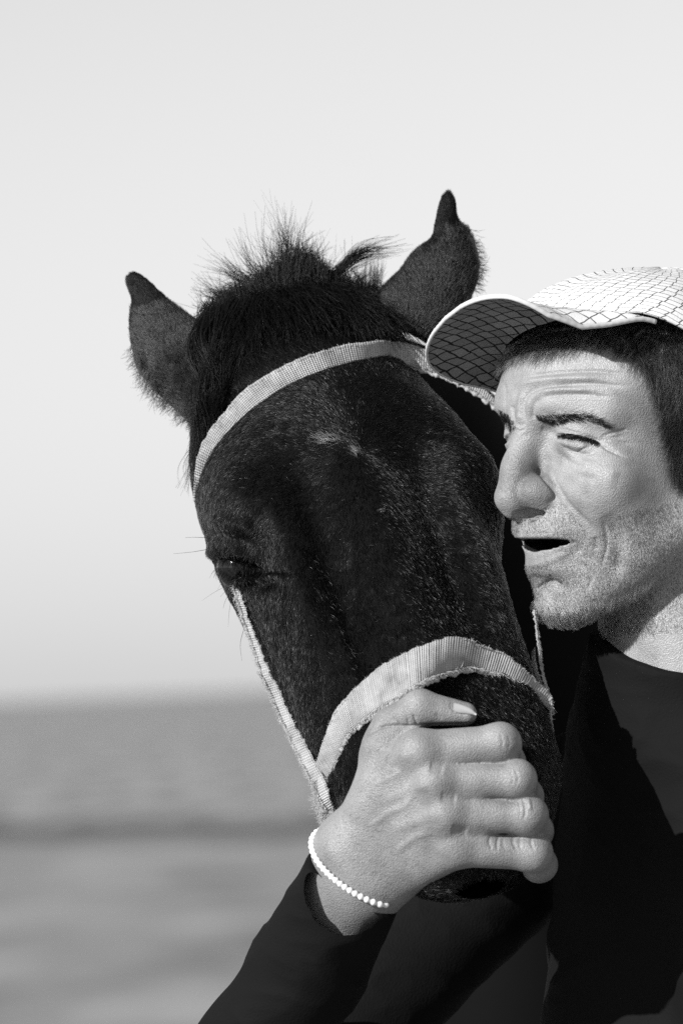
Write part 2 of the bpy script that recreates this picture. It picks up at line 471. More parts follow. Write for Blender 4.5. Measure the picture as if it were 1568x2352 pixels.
def ring_loft(centres, e1, e2, r1, r2, nT=48):
    th = np.linspace(0, 2 * np.pi, nT, endpoint=False)
    V = centres[:, None] + (r1[:, None] * np.cos(th)[None])[..., None] * e1[:, None] + (r2[:, None] * np.sin(th)[None])[..., None] * e2[:, None]
    n = len(centres); i = np.arange((n - 1) * nT); b = (i // nT) * nT + (i + 1) % nT
    F = np.stack([i, i + nT, b + nT, b], 1)
    V = V.reshape(-1, 3)
    V = np.vstack([V, centres[:1], centres[-1:]]); c0, c1 = len(V) - 2, len(V) - 1
    j = np.arange(nT); jn = (j + 1) % nT; o = (n - 1) * nT
    F = np.vstack([F, np.stack([np.full(nT, c0), j, jn, np.full(nT, c0)], 1), np.stack([np.full(nT, c1), o + jn, o + j, np.full(nT, c1)], 1)])
    # degenerate quads -> handled by tri() below
    if ((normals(V, F) * (V - np.repeat(np.vstack([centres]), nT, 0).mean(0))).sum(1) > 0).mean() < 0.5: F = F[:, ::-1]
    return V, F

def ear(left, right, w0, w1, thick, n=60):
    l, r = spline(left, n), spline(right, n)
    c = (l + r) / 2; hw = np.linalg.norm(r - l, axis=1) / 2
    d = (r - l) / (2 * hw[:, None] + 1e-6)
    t = np.linspace(0, 1, n); w = w0 + (w1 - w0) * t
    C = P(c[:, 0], c[:, 1], w)
    e1 = d[:, :1] * RV - d[:, 1:] * UV_
    e2 = np.tile(-FV, (n, 1))
    hw = hw * S * (1 + w / DU); hw[-1] *= 0.4
    V, F = ring_loft(C, e1, e2, hw, hw * thick)
    tip = C[-1] - C[0]; tip /= np.linalg.norm(tip)
    side = V - C[np.clip(np.arange(len(V)) // 48, 0, n - 1)]
    fl = tip[None] * 0.8 + side / (np.linalg.norm(side, axis=1, keepdims=True) + 1e-9) * 0.35
    return V, F, fl, C
earL = ear([(455, 985), (400, 935), (352, 890), (322, 850), (307, 805), (299, 745), (303, 690), (290, 645), (299, 627)],
           [(540, 905), (520, 830), (485, 762), (440, 728), (400, 699), (370, 672), (335, 640), (312, 627), (303, 625)], 480, 620, 0.5)
earR = ear([(860, 720), (875, 668), (915, 625), (950, 580), (990, 545), (998, 515), (1009, 466), (1022, 443), (1029, 438)],
           [(1010, 800), (1060, 725), (1088, 660), (1098, 610), (1090, 568), (1076, 530), (1052, 503), (1044, 462), (1034, 439)], 520, 640, 0.5)

# neck and shoulders behind the head
nc = spline([(760, 860, 560), (850, 1000, 850), (1030, 1230, 1300), (1240, 1430, 1900), (1370, 1620, 2700), (1450, 1700, 4200), (1480, 1720, 5600)], 60)
nr = np.interp(np.linspace(0, 1, 60), [0, .08, .2, .4, .6, .8, .95, 1], [120, 270, 330, 410, 500, 640, 560, 200]) * S
NC = P(nc[:, 0], nc[:, 1], nc[:, 2])
tg = np.gradient(NC, axis=0); tg /= np.linalg.norm(tg, axis=1, keepdims=True)
e1 = np.cross(tg, UV_); e1 /= np.linalg.norm(e1, axis=1, keepdims=True); e2 = np.cross(e1, tg)
VN, FN = ring_loft(NC, e1, e2, nr, nr * np.interp(np.linspace(0, 1, 60), [0, .3, .6, 1], [1.1, 1.2, 1.35, 1.3]))
for lx_, lw_, w_b in ((1180, 2350, 2250), (1560, 2420, 2450), (1230, 5000, 5150), (1620, 5000, 5000)):      # legs under the trunk
    gz = 1576 + (CAM.z / S) * DU / (DU + lw_)
    lc = spline([(lx_, 1750, lw_), (lx_ + 5, 2700, lw_), (lx_ + 5, gz - 2700, (lw_ + w_b) / 2), (lx_ + 8, gz - 1000, w_b), (lx_ + 8, gz - 220, lw_), (lx_ + 8, gz - 5, lw_ - 60)], 60)
    lr = np.interp(np.linspace(0, 1, 60), [0, .04, .1, .2, .45, .55, .66, .9, .95, 1], [20, 200, 320, 340, 200, 185, 125, 110, 170, 210]) * S
    LC = P(lc[:, 0], lc[:, 1], lc[:, 2]); tg = np.gradient(LC, axis=0); tg /= np.linalg.norm(tg, axis=1, keepdims=True)
    e1 = np.cross(tg, FV); e1 /= np.linalg.norm(e1, axis=1, keepdims=True)
    v_, f_ = ring_loft(LC, e1, np.cross(e1, tg), lr, lr * 1.1)
    FN = np.vstack([FN, f_ + len(VN)]); VN = np.vstack([VN, v_])
flowN = np.tile(np.array([0.2, 0.8, -0.5]), (len(VN), 1))

VE, FE, fE = np.vstack([earL[0], earR[0]]), np.vstack([earL[1], earR[1] + len(earL[0])]), np.vstack([earL[2], earR[2]])
# eye hollow and lids (left eye of the picture)
EYE = (548, 1300)
VH = strokes(VH, FH, [
    ([(505, 1290), (535, 1302), (575, 1308), (605, 1318)], 17, 26),
    ([(470, 1262), (500, 1270), (548, 1272), (590, 1290), (612, 1312)], 12, -13),
    ([(530, 1330), (560, 1330), (600, 1325), (640, 1316)], 9, -12),
    ([(548, 1352), (590, 1345), (640, 1330)], 10, 7),
    ([(600, 1318), (640, 1312), (668, 1313)], 5, 6),
    ([(470, 1225), (520, 1235), (580, 1245)], 12, 7),
    ([(480, 1190), (530, 1200), (590, 1215)], 16, -8),
], facing=-0.15)
V_all = np.vstack([VH, VE, VN]); F_all = np.vstack([FH, FE + len(VH), FN + len(VH) + len(VE)])
flow_all = np.vstack([flowH, fE, flowN])

def tri(F):
    """quads -> polygons without repeated corners"""
    out = []
    for f in F:
        g = []
        for i in f:
            if i not in g: g.append(i)
        if len(g) > 2: out.append(g)
    return out

horse = empty('horse', P(1200, 5200, 1500).tolist(), 'black horse with bristly forelock and dark tipped ears, its nose held by the man', 'horse')
horse_body = mk('body', V_all, tri(F_all), M_COATSKIN, horse)
BV_HORSE = BVHTree.FromPolygons([tuple(v) for v in V_all], tri(F_all))
BV_HEAD = BVHTree.FromPolygons([tuple(v) for v in VH], tri(FH))
def cast(px, py, bv=BV_HORSE):
    """depth of the surface seen at a picture position (None where nothing stands)"""
    t = P(np.array([px]), np.array([py]), np.array([0.0]))[0]; d = t - CAMv; d /= np.linalg.norm(d)
    h = bv.ray_cast(Vector(CAMv), Vector(d))
    if h[0] is None: return None
    return float(proj(np.array(h[0])[None])[2][0])

def sample_roots(V, F, n, keep, seed=0):
    r = np.random.default_rng(seed)
    Tq = np.vstack([F[:, [0, 1, 2]], F[:, [0, 2, 3]]])
    a, b, c = V[Tq[:, 0]], V[Tq[:, 1]], V[Tq[:, 2]]
    cr = np.cross(b - a, c - a); ar = np.linalg.norm(cr, axis=1) / 2
    nn = cr / (2 * ar[:, None] + 1e-15)
    wgt = ar * keep((a + b + c) / 3, nn)
    cs = np.cumsum(wgt); i = np.searchsorted(cs, r.random(n) * cs[-1])
    u, v = r.random(n), r.random(n); fl = u + v > 1; u[fl], v[fl] = 1 - u[fl], 1 - v[fl]
    p = a[i] + u[:, None] * (b[i] - a[i]) + v[:, None] * (c[i] - a[i])
    return p, nn[i], Tq[i], np.stack([1 - u - v, u, v], 1)

def fur(name, V, F, flow, n, length, lift, rad, mat, parent, keep, seed=0, jit=0.25, K=4):
    r = np.random.default_rng(seed + 100)
    p, nn, tq, bc = sample_roots(V, F, n, keep, seed)
    d = (flow[tq] * bc[..., None]).sum(1)
    d = d - nn * (d * nn).sum(1, keepdims=True); d /= np.linalg.norm(d, axis=1, keepdims=True) + 1e-9
    d = d + r.normal(0, jit, d.shape); d = d - nn * (d * nn).sum(1, keepdims=True); d /= np.linalg.norm(d, axis=1, keepdims=True)
    # clumps: nearby hairs share a tilt
    q = np.floor(p / (S * 22)).astype(int); hsh = (q[:, 0] * 73856093 ^ q[:, 1] * 19349663 ^ q[:, 2] * 83492791) % 997
    d = d + np.stack([np.sin(hsh * 1.3), np.sin(hsh * 2.1), np.sin(hsh * 3.7)], 1) * 0.1
    L = length * S * r.uniform(0.6, 1.25, n)
    t = np.linspace(0, 1, K)[None, :, None]
    up_ = lift * r.uniform(0.6, 1.4, n)[:, None, None]
    pts = p[:, None] + (d * L[:, None])[:, None] * t + nn[:, None] * L[:, None, None] * up_ * (t - 0.55 * t * t)
    rr_ = rad * S * np.linspace(1, 0.3, K)[None] * r.uniform(0.7, 1.2, n)[:, None]
    return hairs(name, pts, rr_, mat, parent, kind='stuff')

def vis(lim=-0.25):
    def k(c, n):
        x, y, w = proj(c)
        return ((n @ VIEW) > lim) * (x > 180) * (x < 1400) * (y < 2150) * 1.0
    return k
def zone(c):
    x, y, w = proj(c); return (x - 820) * .33 + (y - 1040) * .945        # distance down the face
fur('coat', VH, FH, flowH, 170000, 12, 0.3, 0.5, M_FUR, horse_body, lambda c, n: vis()(c, n) * (zone(c) > -280), 1)
fur('glossy_coat_hair', VH, FH, flowH, 36000, 13, 0.4, 0.42, M_GLOSS, horse_body, lambda c, n: vis()(c, n) * (zone(c) > -270), 9, jit=.35)
fur('poll_hair', VH, FH, flowH, 30000, 40, 0.5, 0.6, M_MANE, horse_body, lambda c, n: vis(-0.5)(c, n) * (zone(c) < -225), 4)
def eartip(c):
    x, y, w = proj(c)
    return np.where(x < 700, (y + 0.25 * (x - 300) < 712), (y - 0.0 * x < 520) | ((x < 1022) & (y < 545)))
fur('ear_hair', VE, FE, fE, 30000, 15, 0.4, 0.5, M_EARFUR, horse_body, lambda c, n: vis(-0.4)(c, n) * ~eartip(c), 2)
fur('ear_tip_hair', VE, FE, fE, 5000, 9, 0.25, 0.5, M_MANE, horse_body, lambda c, n: vis(-0.4)(c, n) * eartip(c), 3)

# longer hair fringing the ears
def fringe(name, edge, w, cnt, length, ang, mt):
    r = np.random.default_rng(cnt); e_ = spline(edge, 200); pts = []
    for _ in range(cnt):
        i = r.integers(0, 200); a_ = ang + r.normal(0, .3); L = length * r.uniform(.3, 1.2); t = np.linspace(0, 1, 5)
        x0, y0 = e_[i] + r.normal(0, 6, 2)
        c0 = r.normal(0, .25)
        pts.append(P(x0 + math.cos(a_) * L * t - math.sin(a_) * L * c0 * t * t, y0 + math.sin(a_) * L * t + math.cos(a_) * L * c0 * t * t, w + r.normal(0, 12) + 0 * t))
    return hairs(name, np.array(pts), 0.55 * S * np.linspace(1, .3, 5), mt, horse_body, kind='stuff')
fringe('ear_fringe', [(310, 790), (322, 845), (350, 892), (400, 932), (450, 970)], 510, 420, 26, 2.25, M_EARFUR)
fringe('ear_fringe', [(330, 850), (360, 895), (405, 930), (450, 960)], 500, 260, 34, 1.9, M_EARFUR)
fringe('ear_fringe', [(1078, 540), (1092, 575), (1098, 620), (1086, 665)], 570, 320, 20, 0.35, M_EARFUR)

# star of white hairs at the whorl
def tuft(name, centre, n, spread, direction, length, mat, rad=0.8, lift=0.3):
    r = np.random.default_rng(n)
    pts = []
    while len(pts) < n:
        x, y = centre[0] + r.normal(0, spread[0]), centre[1] + r.normal(0, spread[1])
        w = cast(x, y)
        if w is None: continue
        ang = direction + r.normal(0, 0.35); L = length * r.uniform(0.5, 1.2)
        t = np.linspace(0, 1, 5)
        pts.append(P(x + math.cos(ang) * L * t, y + math.sin(ang) * L * t, w - 5 - 14 * lift * np.sin(t * 2.4)))
    return hairs(name, np.array(pts), rad * S * np.linspace(1, .3, 5), mat, horse_body, kind='stuff')
tuft('star_marking', (757, 1008), 60, (15, 5), math.pi + 0.1, 26, M_WHITEHAIR, 0.7)
tuft('whorl_hair', (822, 1040), 40, (6, 6), -2.3, 22, M_WHITEHAIR, 0.45)
tuft('pale_flecks', (880, 1168), 14, (7, 2), 2.8, 12, M_WHITEHAIR, 0.5)

# eye
we = cast(552, 1300) or 60
def ball(c, r, nu=24, nv=16, sc=(1, 1, 1)):
    u = np.linspace(0, 2 * np.pi, nu, endpoint=False); v = np.linspace(0, np.pi, nv)
    X = np.outer(np.sin(v), np.cos(u)).ravel() * r * sc[0]; Y = np.outer(np.cos(v), np.ones(nu)).ravel() * r * sc[1]; Z = np.outer(np.sin(v), np.sin(u)).ravel() * r * sc[2]
    V = rigid(c, X, Y, Z)
    i = np.arange((nv - 1) * nu); b = (i // nu) * nu + (i + 1) % nu
    return V, np.stack([i, b, b + nu, i + nu], 1)
V, F = ball((550, 1303, we + 44), 52)
mk('eye', V, tri(F), M_EYE, horse_body)

# long hair
def strands(name, specs, mat, parent, K=10, kind='stuff'):
    """specs: list of (control points (M,3) px,py,w ; count ; root spread ; tip spread ; radius)"""
    r = np.random.default_rng(len(specs) * 7 + 3)
    P_, R_ = [], []
    for cp, cnt, rs, ts, rad in specs:
        c = spline(cp, K)
        t = np.linspace(0, 1, K)
        for _ in range(cnt):
            o0 = r.normal(0, 1, 3) * rs; o1 = r.normal(0, 1, 3) * ts
            ph, am = r.uniform(0, 6.3, 2), r.normal(0, 0.06, 2) * ts
            s = r.uniform(0.55, 1.1)
            q = np.stack([np.interp(t * min(s, 1), t, c[:, k2]) for k2 in range(3)], 1)
            q = q + o0 * (1 - t)[:, None] + o1 * (t ** 1.5)[:, None]
            q[:, 0] += am[0] * np.sin(5 * t + ph[0]); q[:, 1] += am[1] * np.sin(6 * t + ph[1])
            P_.append(P(q[:, 0], q[:, 1], q[:, 2])); R_.append(rad * S * r.uniform(.6, 1.2) * np.linspace(1, .35, K))
    return hairs(name, np.array(P_), np.array(R_), mat, parent, kind)
def H(L, A, F=0.0):
    x = head_xyz(np.array([float(L)]), np.array([float(A)]), np.array([float(F)]))
    a, b, c = proj(x); return (a[0], b[0], c[0])
def front(A, L):
    i = np.argmin(np.abs(Au - A)); x = min(abs(L) / Wd[i], .999)
    return Fc[i] + (F0[i] - Fc[i]) * (1 - x ** SQ[i]) ** (1 / SQ[i])
specs = []
for i in range(150):      # forelock falling over the forehead
    L0 = rng.uniform(-150, 190); A0 = rng.uniform(-820, -560)
    L1 = L0 * 1.45 + rng.normal(-10, 40); A1 = min(A0 + rng.uniform(170, 330), -445 + rng.normal(0, 14) + (70 if L1 < -230 else 0))
    pts = []
    for t in (0, .35, .7, 1):
        Lx, Ax = L0 + (L1 - L0) * t, A0 + (A1 - A0) * t
        pts.append(H(Lx, Ax, front(Ax, Lx) + 25 + 42 * math.sin(t * 3.1)))
    specs.append((pts, 60, 16, 28, 0.8))
CREST = spline([(470, 800), (482, 745), (505, 695), (540, 662), (580, 640), (612, 622), (645, 598), (680, 580), (705, 580), (735, 598), (760, 625), (790, 640), (830, 650), (875, 668), (900, 690)], 110)
for i, (x, y) in enumerate(CREST):
    cx, cy = 690 + (x - 690) * 0.55, 800
    for _ in range(2):
        e_ = rng.uniform(-14, 10)
        dx, dy = x - cx, y - cy; L_ = math.hypot(dx, dy)
        ex_, ey_ = x + dx / L_ * e_ + rng.normal(0, 7), y + dy / L_ * e_
        specs.append(([(cx + rng.normal(0, 20), cy - 20, 470), ((cx + ex_) / 2 + rng.normal(0, 12), (cy + ey_) / 2, 500), (ex_, ey_, 540)], 64, 14, 8, 1.05))
strands('forelock', specs, M_MANE, horse_body)
specs = []
for i in range(60):       # dark lock between the ear and the forehead
    x0, y0 = rng.uniform(480, 620), rng.uniform(690, 800)
    pts = [(x0, y0, 420), (x0 - 40 + rng.normal(0, 8), y0 + 80, 360), (488 + rng.normal(0, 22), 900 + rng.normal(0, 15), 310), (468 + rng.normal(0, 14), 985 + rng.normal(0, 22), 270)]
    specs.append((pts, 45, 14, 10, 0.8))
for i in range(14):
    x0 = rng.uniform(455, 490)
    specs.append(([(x0, 930, 300), (x0 - 12, 1000, 270), (448 + rng.normal(0, 10), 1065, 250), (436 + rng.normal(0, 12), 1130, 240)], 9, 6, 10, 0.45))
strands('forelock_side', specs, M_MANE, horse_body)
specs = []
def fly(a, b, bend, cnt, rs, ts, rad=0.55):
    m_ = ((a[0] + b[0]) / 2 + bend[0], (a[1] + b[1]) / 2 + bend[1])
    specs.append(([(a[0], a[1], 560), (m_[0], m_[1], 565), (b[0], b[1], 575)], cnt, rs, ts, rad))
for x, y, bx, by, c in [(560, 660, 470, 600, 22), (545, 680, 440, 640, 16), (520, 700, 470, 650, 26), (600, 640, 555, 560, 22), (620, 625, 585, 500, 9), (640, 610, 625, 455, 8),
                        (655, 600, 650, 520, 40), (665, 595, 660, 480, 10), (670, 595, 690, 475, 8), (680, 590, 712, 490, 6), (690, 595, 700, 545, 30), (705, 595, 725, 555, 26), (720, 605, 745, 575, 26),
                        (740, 625, 752, 585, 16), (580, 645, 520, 600, 26), (500, 720, 455, 665, 14), (500, 760, 478, 700, 14), (760, 640, 765, 560, 5), (790, 640, 795, 555, 4), (630, 615, 600, 560, 22),
                        (700, 620, 690, 560, 26), (645, 615, 640, 545, 30), (615, 640, 590, 585, 22), (560, 665, 510, 625, 30), (545, 690, 500, 655, 22)]:
    fly((x, y), (bx, by), (rng.normal(0, 8), rng.normal(0, 6)), int(c * 1.5), 11, 20)
for _ in range(10):
    y0 = rng.uniform(620, 650)
    fly((755, y0 + 15), (880 + rng.uniform(0, 60), 545 + rng.uniform(0, 40)), (rng.normal(-5, 6), -22 + rng.normal(0, 6)), 11, 7, 9, 0.6)
fly((760, 640), (875, 572), (0, -22), 80, 7, 9, 0.7)
for x in (835, 845, 855, 862, 870):
    fly((x, 665), (x + 8, 585), (0, 0), 12, 4, 5, 0.4)
for _ in range(10):
    x0 = rng.uniform(780, 870)
    fly((x0, 660), (x0 + rng.normal(10, 18), 612), (0, 0), 22, 8, 9, 0.4)
strands('flyaway_hair', specs, M_MANE, horse_body)
specs = []
wl = we - 20
for a, b, c in [((475, 1235), (443, 1234), (412, 1236)), ((476, 1262), (440, 1268), (398, 1272)), ((530, 1340), (490, 1362), (464, 1380)), ((545, 1345), (520, 1375), (512, 1400)), ((535, 1342), (505, 1372), (495, 1395)),
                ((560, 1445), (552, 1480), (556, 1520)), ((520, 1330), (505, 1345), (498, 1360)), ((541, 1350), (528, 1395), (524, 1440))]:
    specs.append(([(a[0], a[1], wl + 20), (b[0], b[1], wl), (c[0], c[1], wl - 20)], 1, 0, 0, 0.5))
strands('whisker', specs, M_MANE, horse_body)
specs = []
for t in np.linspace(0, 1, 26):
    x = 498 + 50 * t; y = 1303 + 32 * t
    specs.append(([(x, y, wl + 10), (x - 8, y + 12, wl), (x - 12 + 6 * t, y + 26, wl - 6)], 2, 2, 4, 0.45))
for t in np.linspace(0, 1, 40):
    x = 505 + 95 * t; y = 1282 + 20 * t
    specs.append(([(x, y, wl - 14), (x - 4, y + 12, wl - 26), (x - 6, y + 24, wl - 30)], 3, 3, 4, 0.5))
strands('eyelash', specs, M_MANE, horse_body)

# ------------------------------------------------------------------ person: hand and forearm
hx, hy, hw_ = 1000.0, 1800.0, -560.0
fh = Field((-400, -270, -190), (330, 560, 420), 4.5)
def c_(p): return (p[0] - hx, p[1] - hy, p[2] - hw_)
def seg(a, b, ra, rb): return fh.cap(c_(a), c_(b), ra, rb)
WR = (822, 2000, -440)
palm = seg((800, 1940, -460), (962, 1724, -598), 70, 46)
palm = smin(palm, seg((825, 1975, -450), (1000, 1797, -612), 70, 46), 40)
palm = smin(palm, seg((850, 2015, -445), (1026, 1868, -606), 66, 46), 40)
palm = smin(palm, seg((870, 2045, -430), (1046, 1948, -585), 60, 42), 40)
palm = smin(palm, seg((850, 1840, -520), (880, 1715, -530), 44, 48), 40)
palm = smin(palm, seg((812, 1970, -450), (700, 2190, -230), 84, 96), 50)
palm = smin(palm, seg((850, 2020, -440), (740, 2230, -210), 80, 96), 50)
for a_, b_w, r_w in (((985, 1760, -598), (1034, 1746, -594), 37), ((1012, 1832, -604), (1086, 1832, -598), 37), ((1036, 1910, -590), (1096, 1914, -586), 35)):
    palm = smin(palm, seg(a_, b_w, r_w, r_w - 3), 26)
thumb = smin(seg((872, 1735, -500), (900, 1672, -520), 44, 44), seg((900, 1672, -520), (962, 1626, -545), 44, 43), 18)
thumb = smin(thumb, seg((962, 1626, -545), (1068, 1640, -545), 42, 27), 14)
hand = smin(palm, thumb, 24)
fingers = [
    ([(962, 1724, -598), (1148, 1706, -604), (1164, 1754, -510), (1145, 1772, -390)], (47, 42.5, 39, 31)),
    ([(1000, 1797, -612), (1184, 1788, -612), (1206, 1832, -505), (1185, 1850, -390)], (45, 41.5, 38.5, 31)),
    ([(1026, 1868, -606), (1210, 1870, -600), (1229, 1912, -495), (1205, 1925, -390)], (45, 42, 38.5, 30)),
    ([(1046, 1948, -585), (1222, 1957, -572), (1240, 1990, -480), (1220, 2000, -390)], (42, 41, 37, 29))]
allf = None
for pts, rad in fingers:
    g = None
    for i in range(3):
        q = seg(pts[i], pts[i + 1], rad[i], rad[i + 1])
        g = q if g is None else smin(g, q, 26)
    allf = g if allf is None else smin(allf, g, 2.5)
hand = smin(hand, allf, 22)
for c, r in (((962, 1722, -622), 32), ((1000, 1794, -634), 30), ((1022, 1864, -628), 30)):
    hand = smin(hand, fh.ell(c_(c), (r, r, r)), 38)
for c, r in (((1146, 1700, -616), 33), ((1184, 1784, -624), 32), ((1210, 1864, -612), 33)):
    hand = smin(hand, fh.ell(c_(c), (r * .8, r, r)), 22)
Vh, Fh = fh.mesh(hand)
Vh = rigid((hx, hy, hw_), Vh[:, 0], Vh[:, 1], Vh[:, 2])
if (normals(Vh, Fh) * (Vh - Vh.mean(0))).sum(1).mean() < 0: Fh = Fh[:, ::-1]
VHn, FHn = subsurf(Vh, Fh, 1)
hand_strokes = [
    ([(840, 1690), (881, 1669), (940, 1668), (1000, 1666), (1060, 1664), (1096, 1661)], 4, 5),
    ([(948, 1640), (953, 1655), (958, 1667)], 3, 4), ([(934, 1650), (938, 1664)], 3, 2.5), ([(915, 1655), (918, 1666)], 3, 2), ([(1000, 1640), (1015, 1652)], 4, 2),
    ([(1036, 1612), (1036, 1625), (1050, 1638), (1076, 1640)], 2.5, 2.5),
    ([(1148, 1686), (1153, 1704), (1151, 1722)], 2.6, 1.3), ([(1166, 1688), (1170, 1706), (1166, 1722)], 2.6, 1.2),
    ([(1182, 1768), (1189, 1784), (1186, 1800)], 2.6, 1.6), ([(1172, 1772), (1177, 1790), (1174, 1804)], 2.6, 1.1),
    ([(1200, 1836), (1205, 1856), (1203, 1882)], 3.4, 2.6), ([(1212, 1834), (1217, 1862)], 5, -4), ([(1190, 1840), (1194, 1860), (1191, 1880)], 2.8, 1.3),
    ([(850, 1900), (890, 1868), (930, 1850), (955, 1815)], 8, -2.2), ([(905, 1960), (950, 1925), (985, 1915)], 8, -2.0), ([(855, 1800), (890, 1790), (925, 1770)], 7, -1.6), ([(985, 1760), (1020, 1768)], 14, 4), ([(1010, 1830), (1050, 1834)], 14, 4), ([(1035, 1905), (1075, 1912)], 13, 4),
    ([(860, 1760), (900, 1745), (945, 1728)], 14, -3), ([(880, 1840), (940, 1815), (985, 1798)], 14, -3), ([(900, 1910), (960, 1885), (1010, 1866)], 14, -3),
] + [([(1126 + d_, 1922), (1122 + d_, 1934), (1126 + d_ + e_, 1952)], 3.2, q_) for d_, e_, q_ in ((0, 3, 2.2), (19, -4, 2.8), (31, 2, 1.6), (55, 5, 2.6), (70, -2, 1.8), (96, 3, 2.4))]
VHn = strokes(VHn, FHn, hand_strokes)

BV_HAND = BVHTree.FromPolygons([tuple(v) for v in VHn], [tuple(int(i) for i in f) for f in FHn])

# ------------------------------------------------------------------ halter
halter = empty('halter', P(800, 1200, 0).tolist(), 'pale woven webbing halter with frayed edges fitted round the black horse head', 'halter')
def depth_along(c, off, it=6, ext=None):
    w = np.array([np.nan if (v := cast(x, y, BV_HEAD)) is None else v for x, y in c])
    ok = ~np.isnan(w)
    i = np.arange(len(w)); w = np.interp(i, i[ok], w[ok])
    w0 = w.copy()
    for _ in range(4): w = smooth1(np.minimum(w, w0), it)
    return np.minimum(w, w0 + 6) - off

def strap(name, top, bot, w, parent, thick=9, n=160, mcross=9, puff=3.0, waver=1.7, seed=0):
    r = np.random.default_rng(seed)
    t_, b_ = spline(top, n), spline(bot, n)
    w_top, w_bot = w
    j1 = smooth1(r.normal(0, waver, n), 1); j2 = smooth1(r.normal(0, waver, n), 1)
    ax = t_ - b_; wd = np.linalg.norm(ax, axis=1, keepdims=True); ax /= wd + 1e-6
    t_ = t_ + ax * j1[:, None]; b_ = b_ + ax * j2[:, None]
    sx = np.linspace(0, 1, mcross)
    rows = []
    arc = np.concatenate([[0], np.cumsum(np.linalg.norm(np.diff((t_ + b_) / 2, axis=0), axis=1))])
    uv = []
    for side, ss in ((0, sx), (1, sx[::-1])):
        for q in ss:
            p = t_ * (1 - q) + b_ * q
            ww = w_top * (1 - q) + w_bot * q - puff * 4 * q * (1 - q) + (0 if side == 0 else thick)
            if side == 0 and q in (0.0, 1.0): ww = ww + thick * 0.3
            rows.append(P(p[:, 0], p[:, 1], ww)); uv.append(np.stack([arc, wd[:, 0] * q + side * 200], 1))
    R = np.stack(rows, 1); k = R.shape[1]
    i = np.arange((n - 1) * k); b = (i // k) * k + (i + 1) % k
    F = np.stack([i, b, b + k, i + k], 1)
    F = np.vstack([F] + [np.array([[s0 + j, s0 + j + 1, s0 + k - 2 - j, s0 + k - 1 - j]]) for s0 in (0, (n - 1) * k) for j in range(mcross - 1)])
    o = mk(name, R.reshape(-1, 3), F, M_WEB, parent, uv=np.stack(uv, 1).reshape(-1, 2))
    o.data.materials[0] = M_WEB
    return o, t_, b_

def edge_roll(name, line, w, parent, r0=4.5, n=260, seed=0):
    r = np.random.default_rng(seed)
    c = spline(line, n); ww = np.interp(np.linspace(0, 1, n), np.linspace(0, 1, len(w)), w)
    c = c + smooth1(r.normal(0, 1.6, (n, 2)), 1)
    C = P(c[:, 0], c[:, 1], ww)
    tg = np.gradient(C, axis=0); tg /= np.linalg.norm(tg, axis=1, keepdims=True)
    e1 = np.cross(tg, FV); e1 /= np.linalg.norm(e1, axis=1, keepdims=True)
    rad = S * r0 * np.clip(1 + 0.6 * smooth1(r.normal(0, 1, n), 1), 0.35, 1.9)
    V, F = ring_loft(C, e1, np.tile(-FV, (n, 1)), rad, rad, 8)
    return mk(name, V, tri(F), M_FIBRE, parent)

def frays(name, line, w, out, cnt, length, parent, seed=0, rad=0.55):
    r = np.random.default_rng(seed + 5)
    c = spline(line, 400); ww = np.interp(np.linspace(0, 1, 400), np.linspace(0, 1, len(w)), w)
    tg = np.gradient(c, axis=0); tg /= np.linalg.norm(tg, axis=1, keepdims=True)
    nrm = np.stack([-tg[:, 1], tg[:, 0]], 1) * out
    K = 5; pts = []
    for _ in range(cnt):
        i = r.integers(0, 400); L = length * r.uniform(.3, 1.2); a = r.normal(0, .8)
        d = nrm[i] * math.cos(a) + tg[i] * math.sin(a); cv = r.normal(0, .5)
        t = np.linspace(0, 1, K)
        q = c[i] - nrm[i] * 4 + d * (L * t)[:, None] + np.array([-d[1], d[0]]) * (L * cv * t * t)[:, None]
        pts.append(P(q[:, 0], q[:, 1], ww[i] - 3 + r.normal(0, 3) * t))
    return hairs(name, np.array(pts), rad * S * np.linspace(1, .5, K), M_FIBRE, parent, kind='stuff')

BT = [(444, 1150), (446, 1105), (452, 1052), (473, 999), (494, 973), (510, 953), (548, 906), (618, 857), (688, 823), (758, 800), (814, 788), (872, 782), (919, 786), (950, 793), (981, 804), (1013, 820), (1060, 845), (1091, 867), (1116, 895), (1146, 928), (1165, 955)]
BB = [(455, 1150), (455.5, 1137), (466, 1100), (486, 1064), (525, 1014), (570, 970), (616, 936), (653, 905), (723, 870), (793, 851), (845, 844), (890, 840), (930, 842), (966, 847), (1013, 862), (1060, 884), (1091, 900), (1110, 915), (1122, 924), (1146, 940), (1160, 960)]
n = 160
bt, bb = spline(BT, n), spline(BB, n)
wb = np.minimum(depth_along((bt + bb) / 2, 20, 8), depth_along(bt, 24, 8))
band, t_, b_ = strap('browband', BT, BB, (wb + 4, wb - 2), halter, seed=1)
edge_roll('rolled_edge', b_ + np.array([0, 4]), wb + 4, band, seed=2)
frays('frayed_fibre', b_, wb, 1, 700, 9, band, 1); frays('frayed_fibre', t_, wb + 4, -1, 350, 6, band, 2)

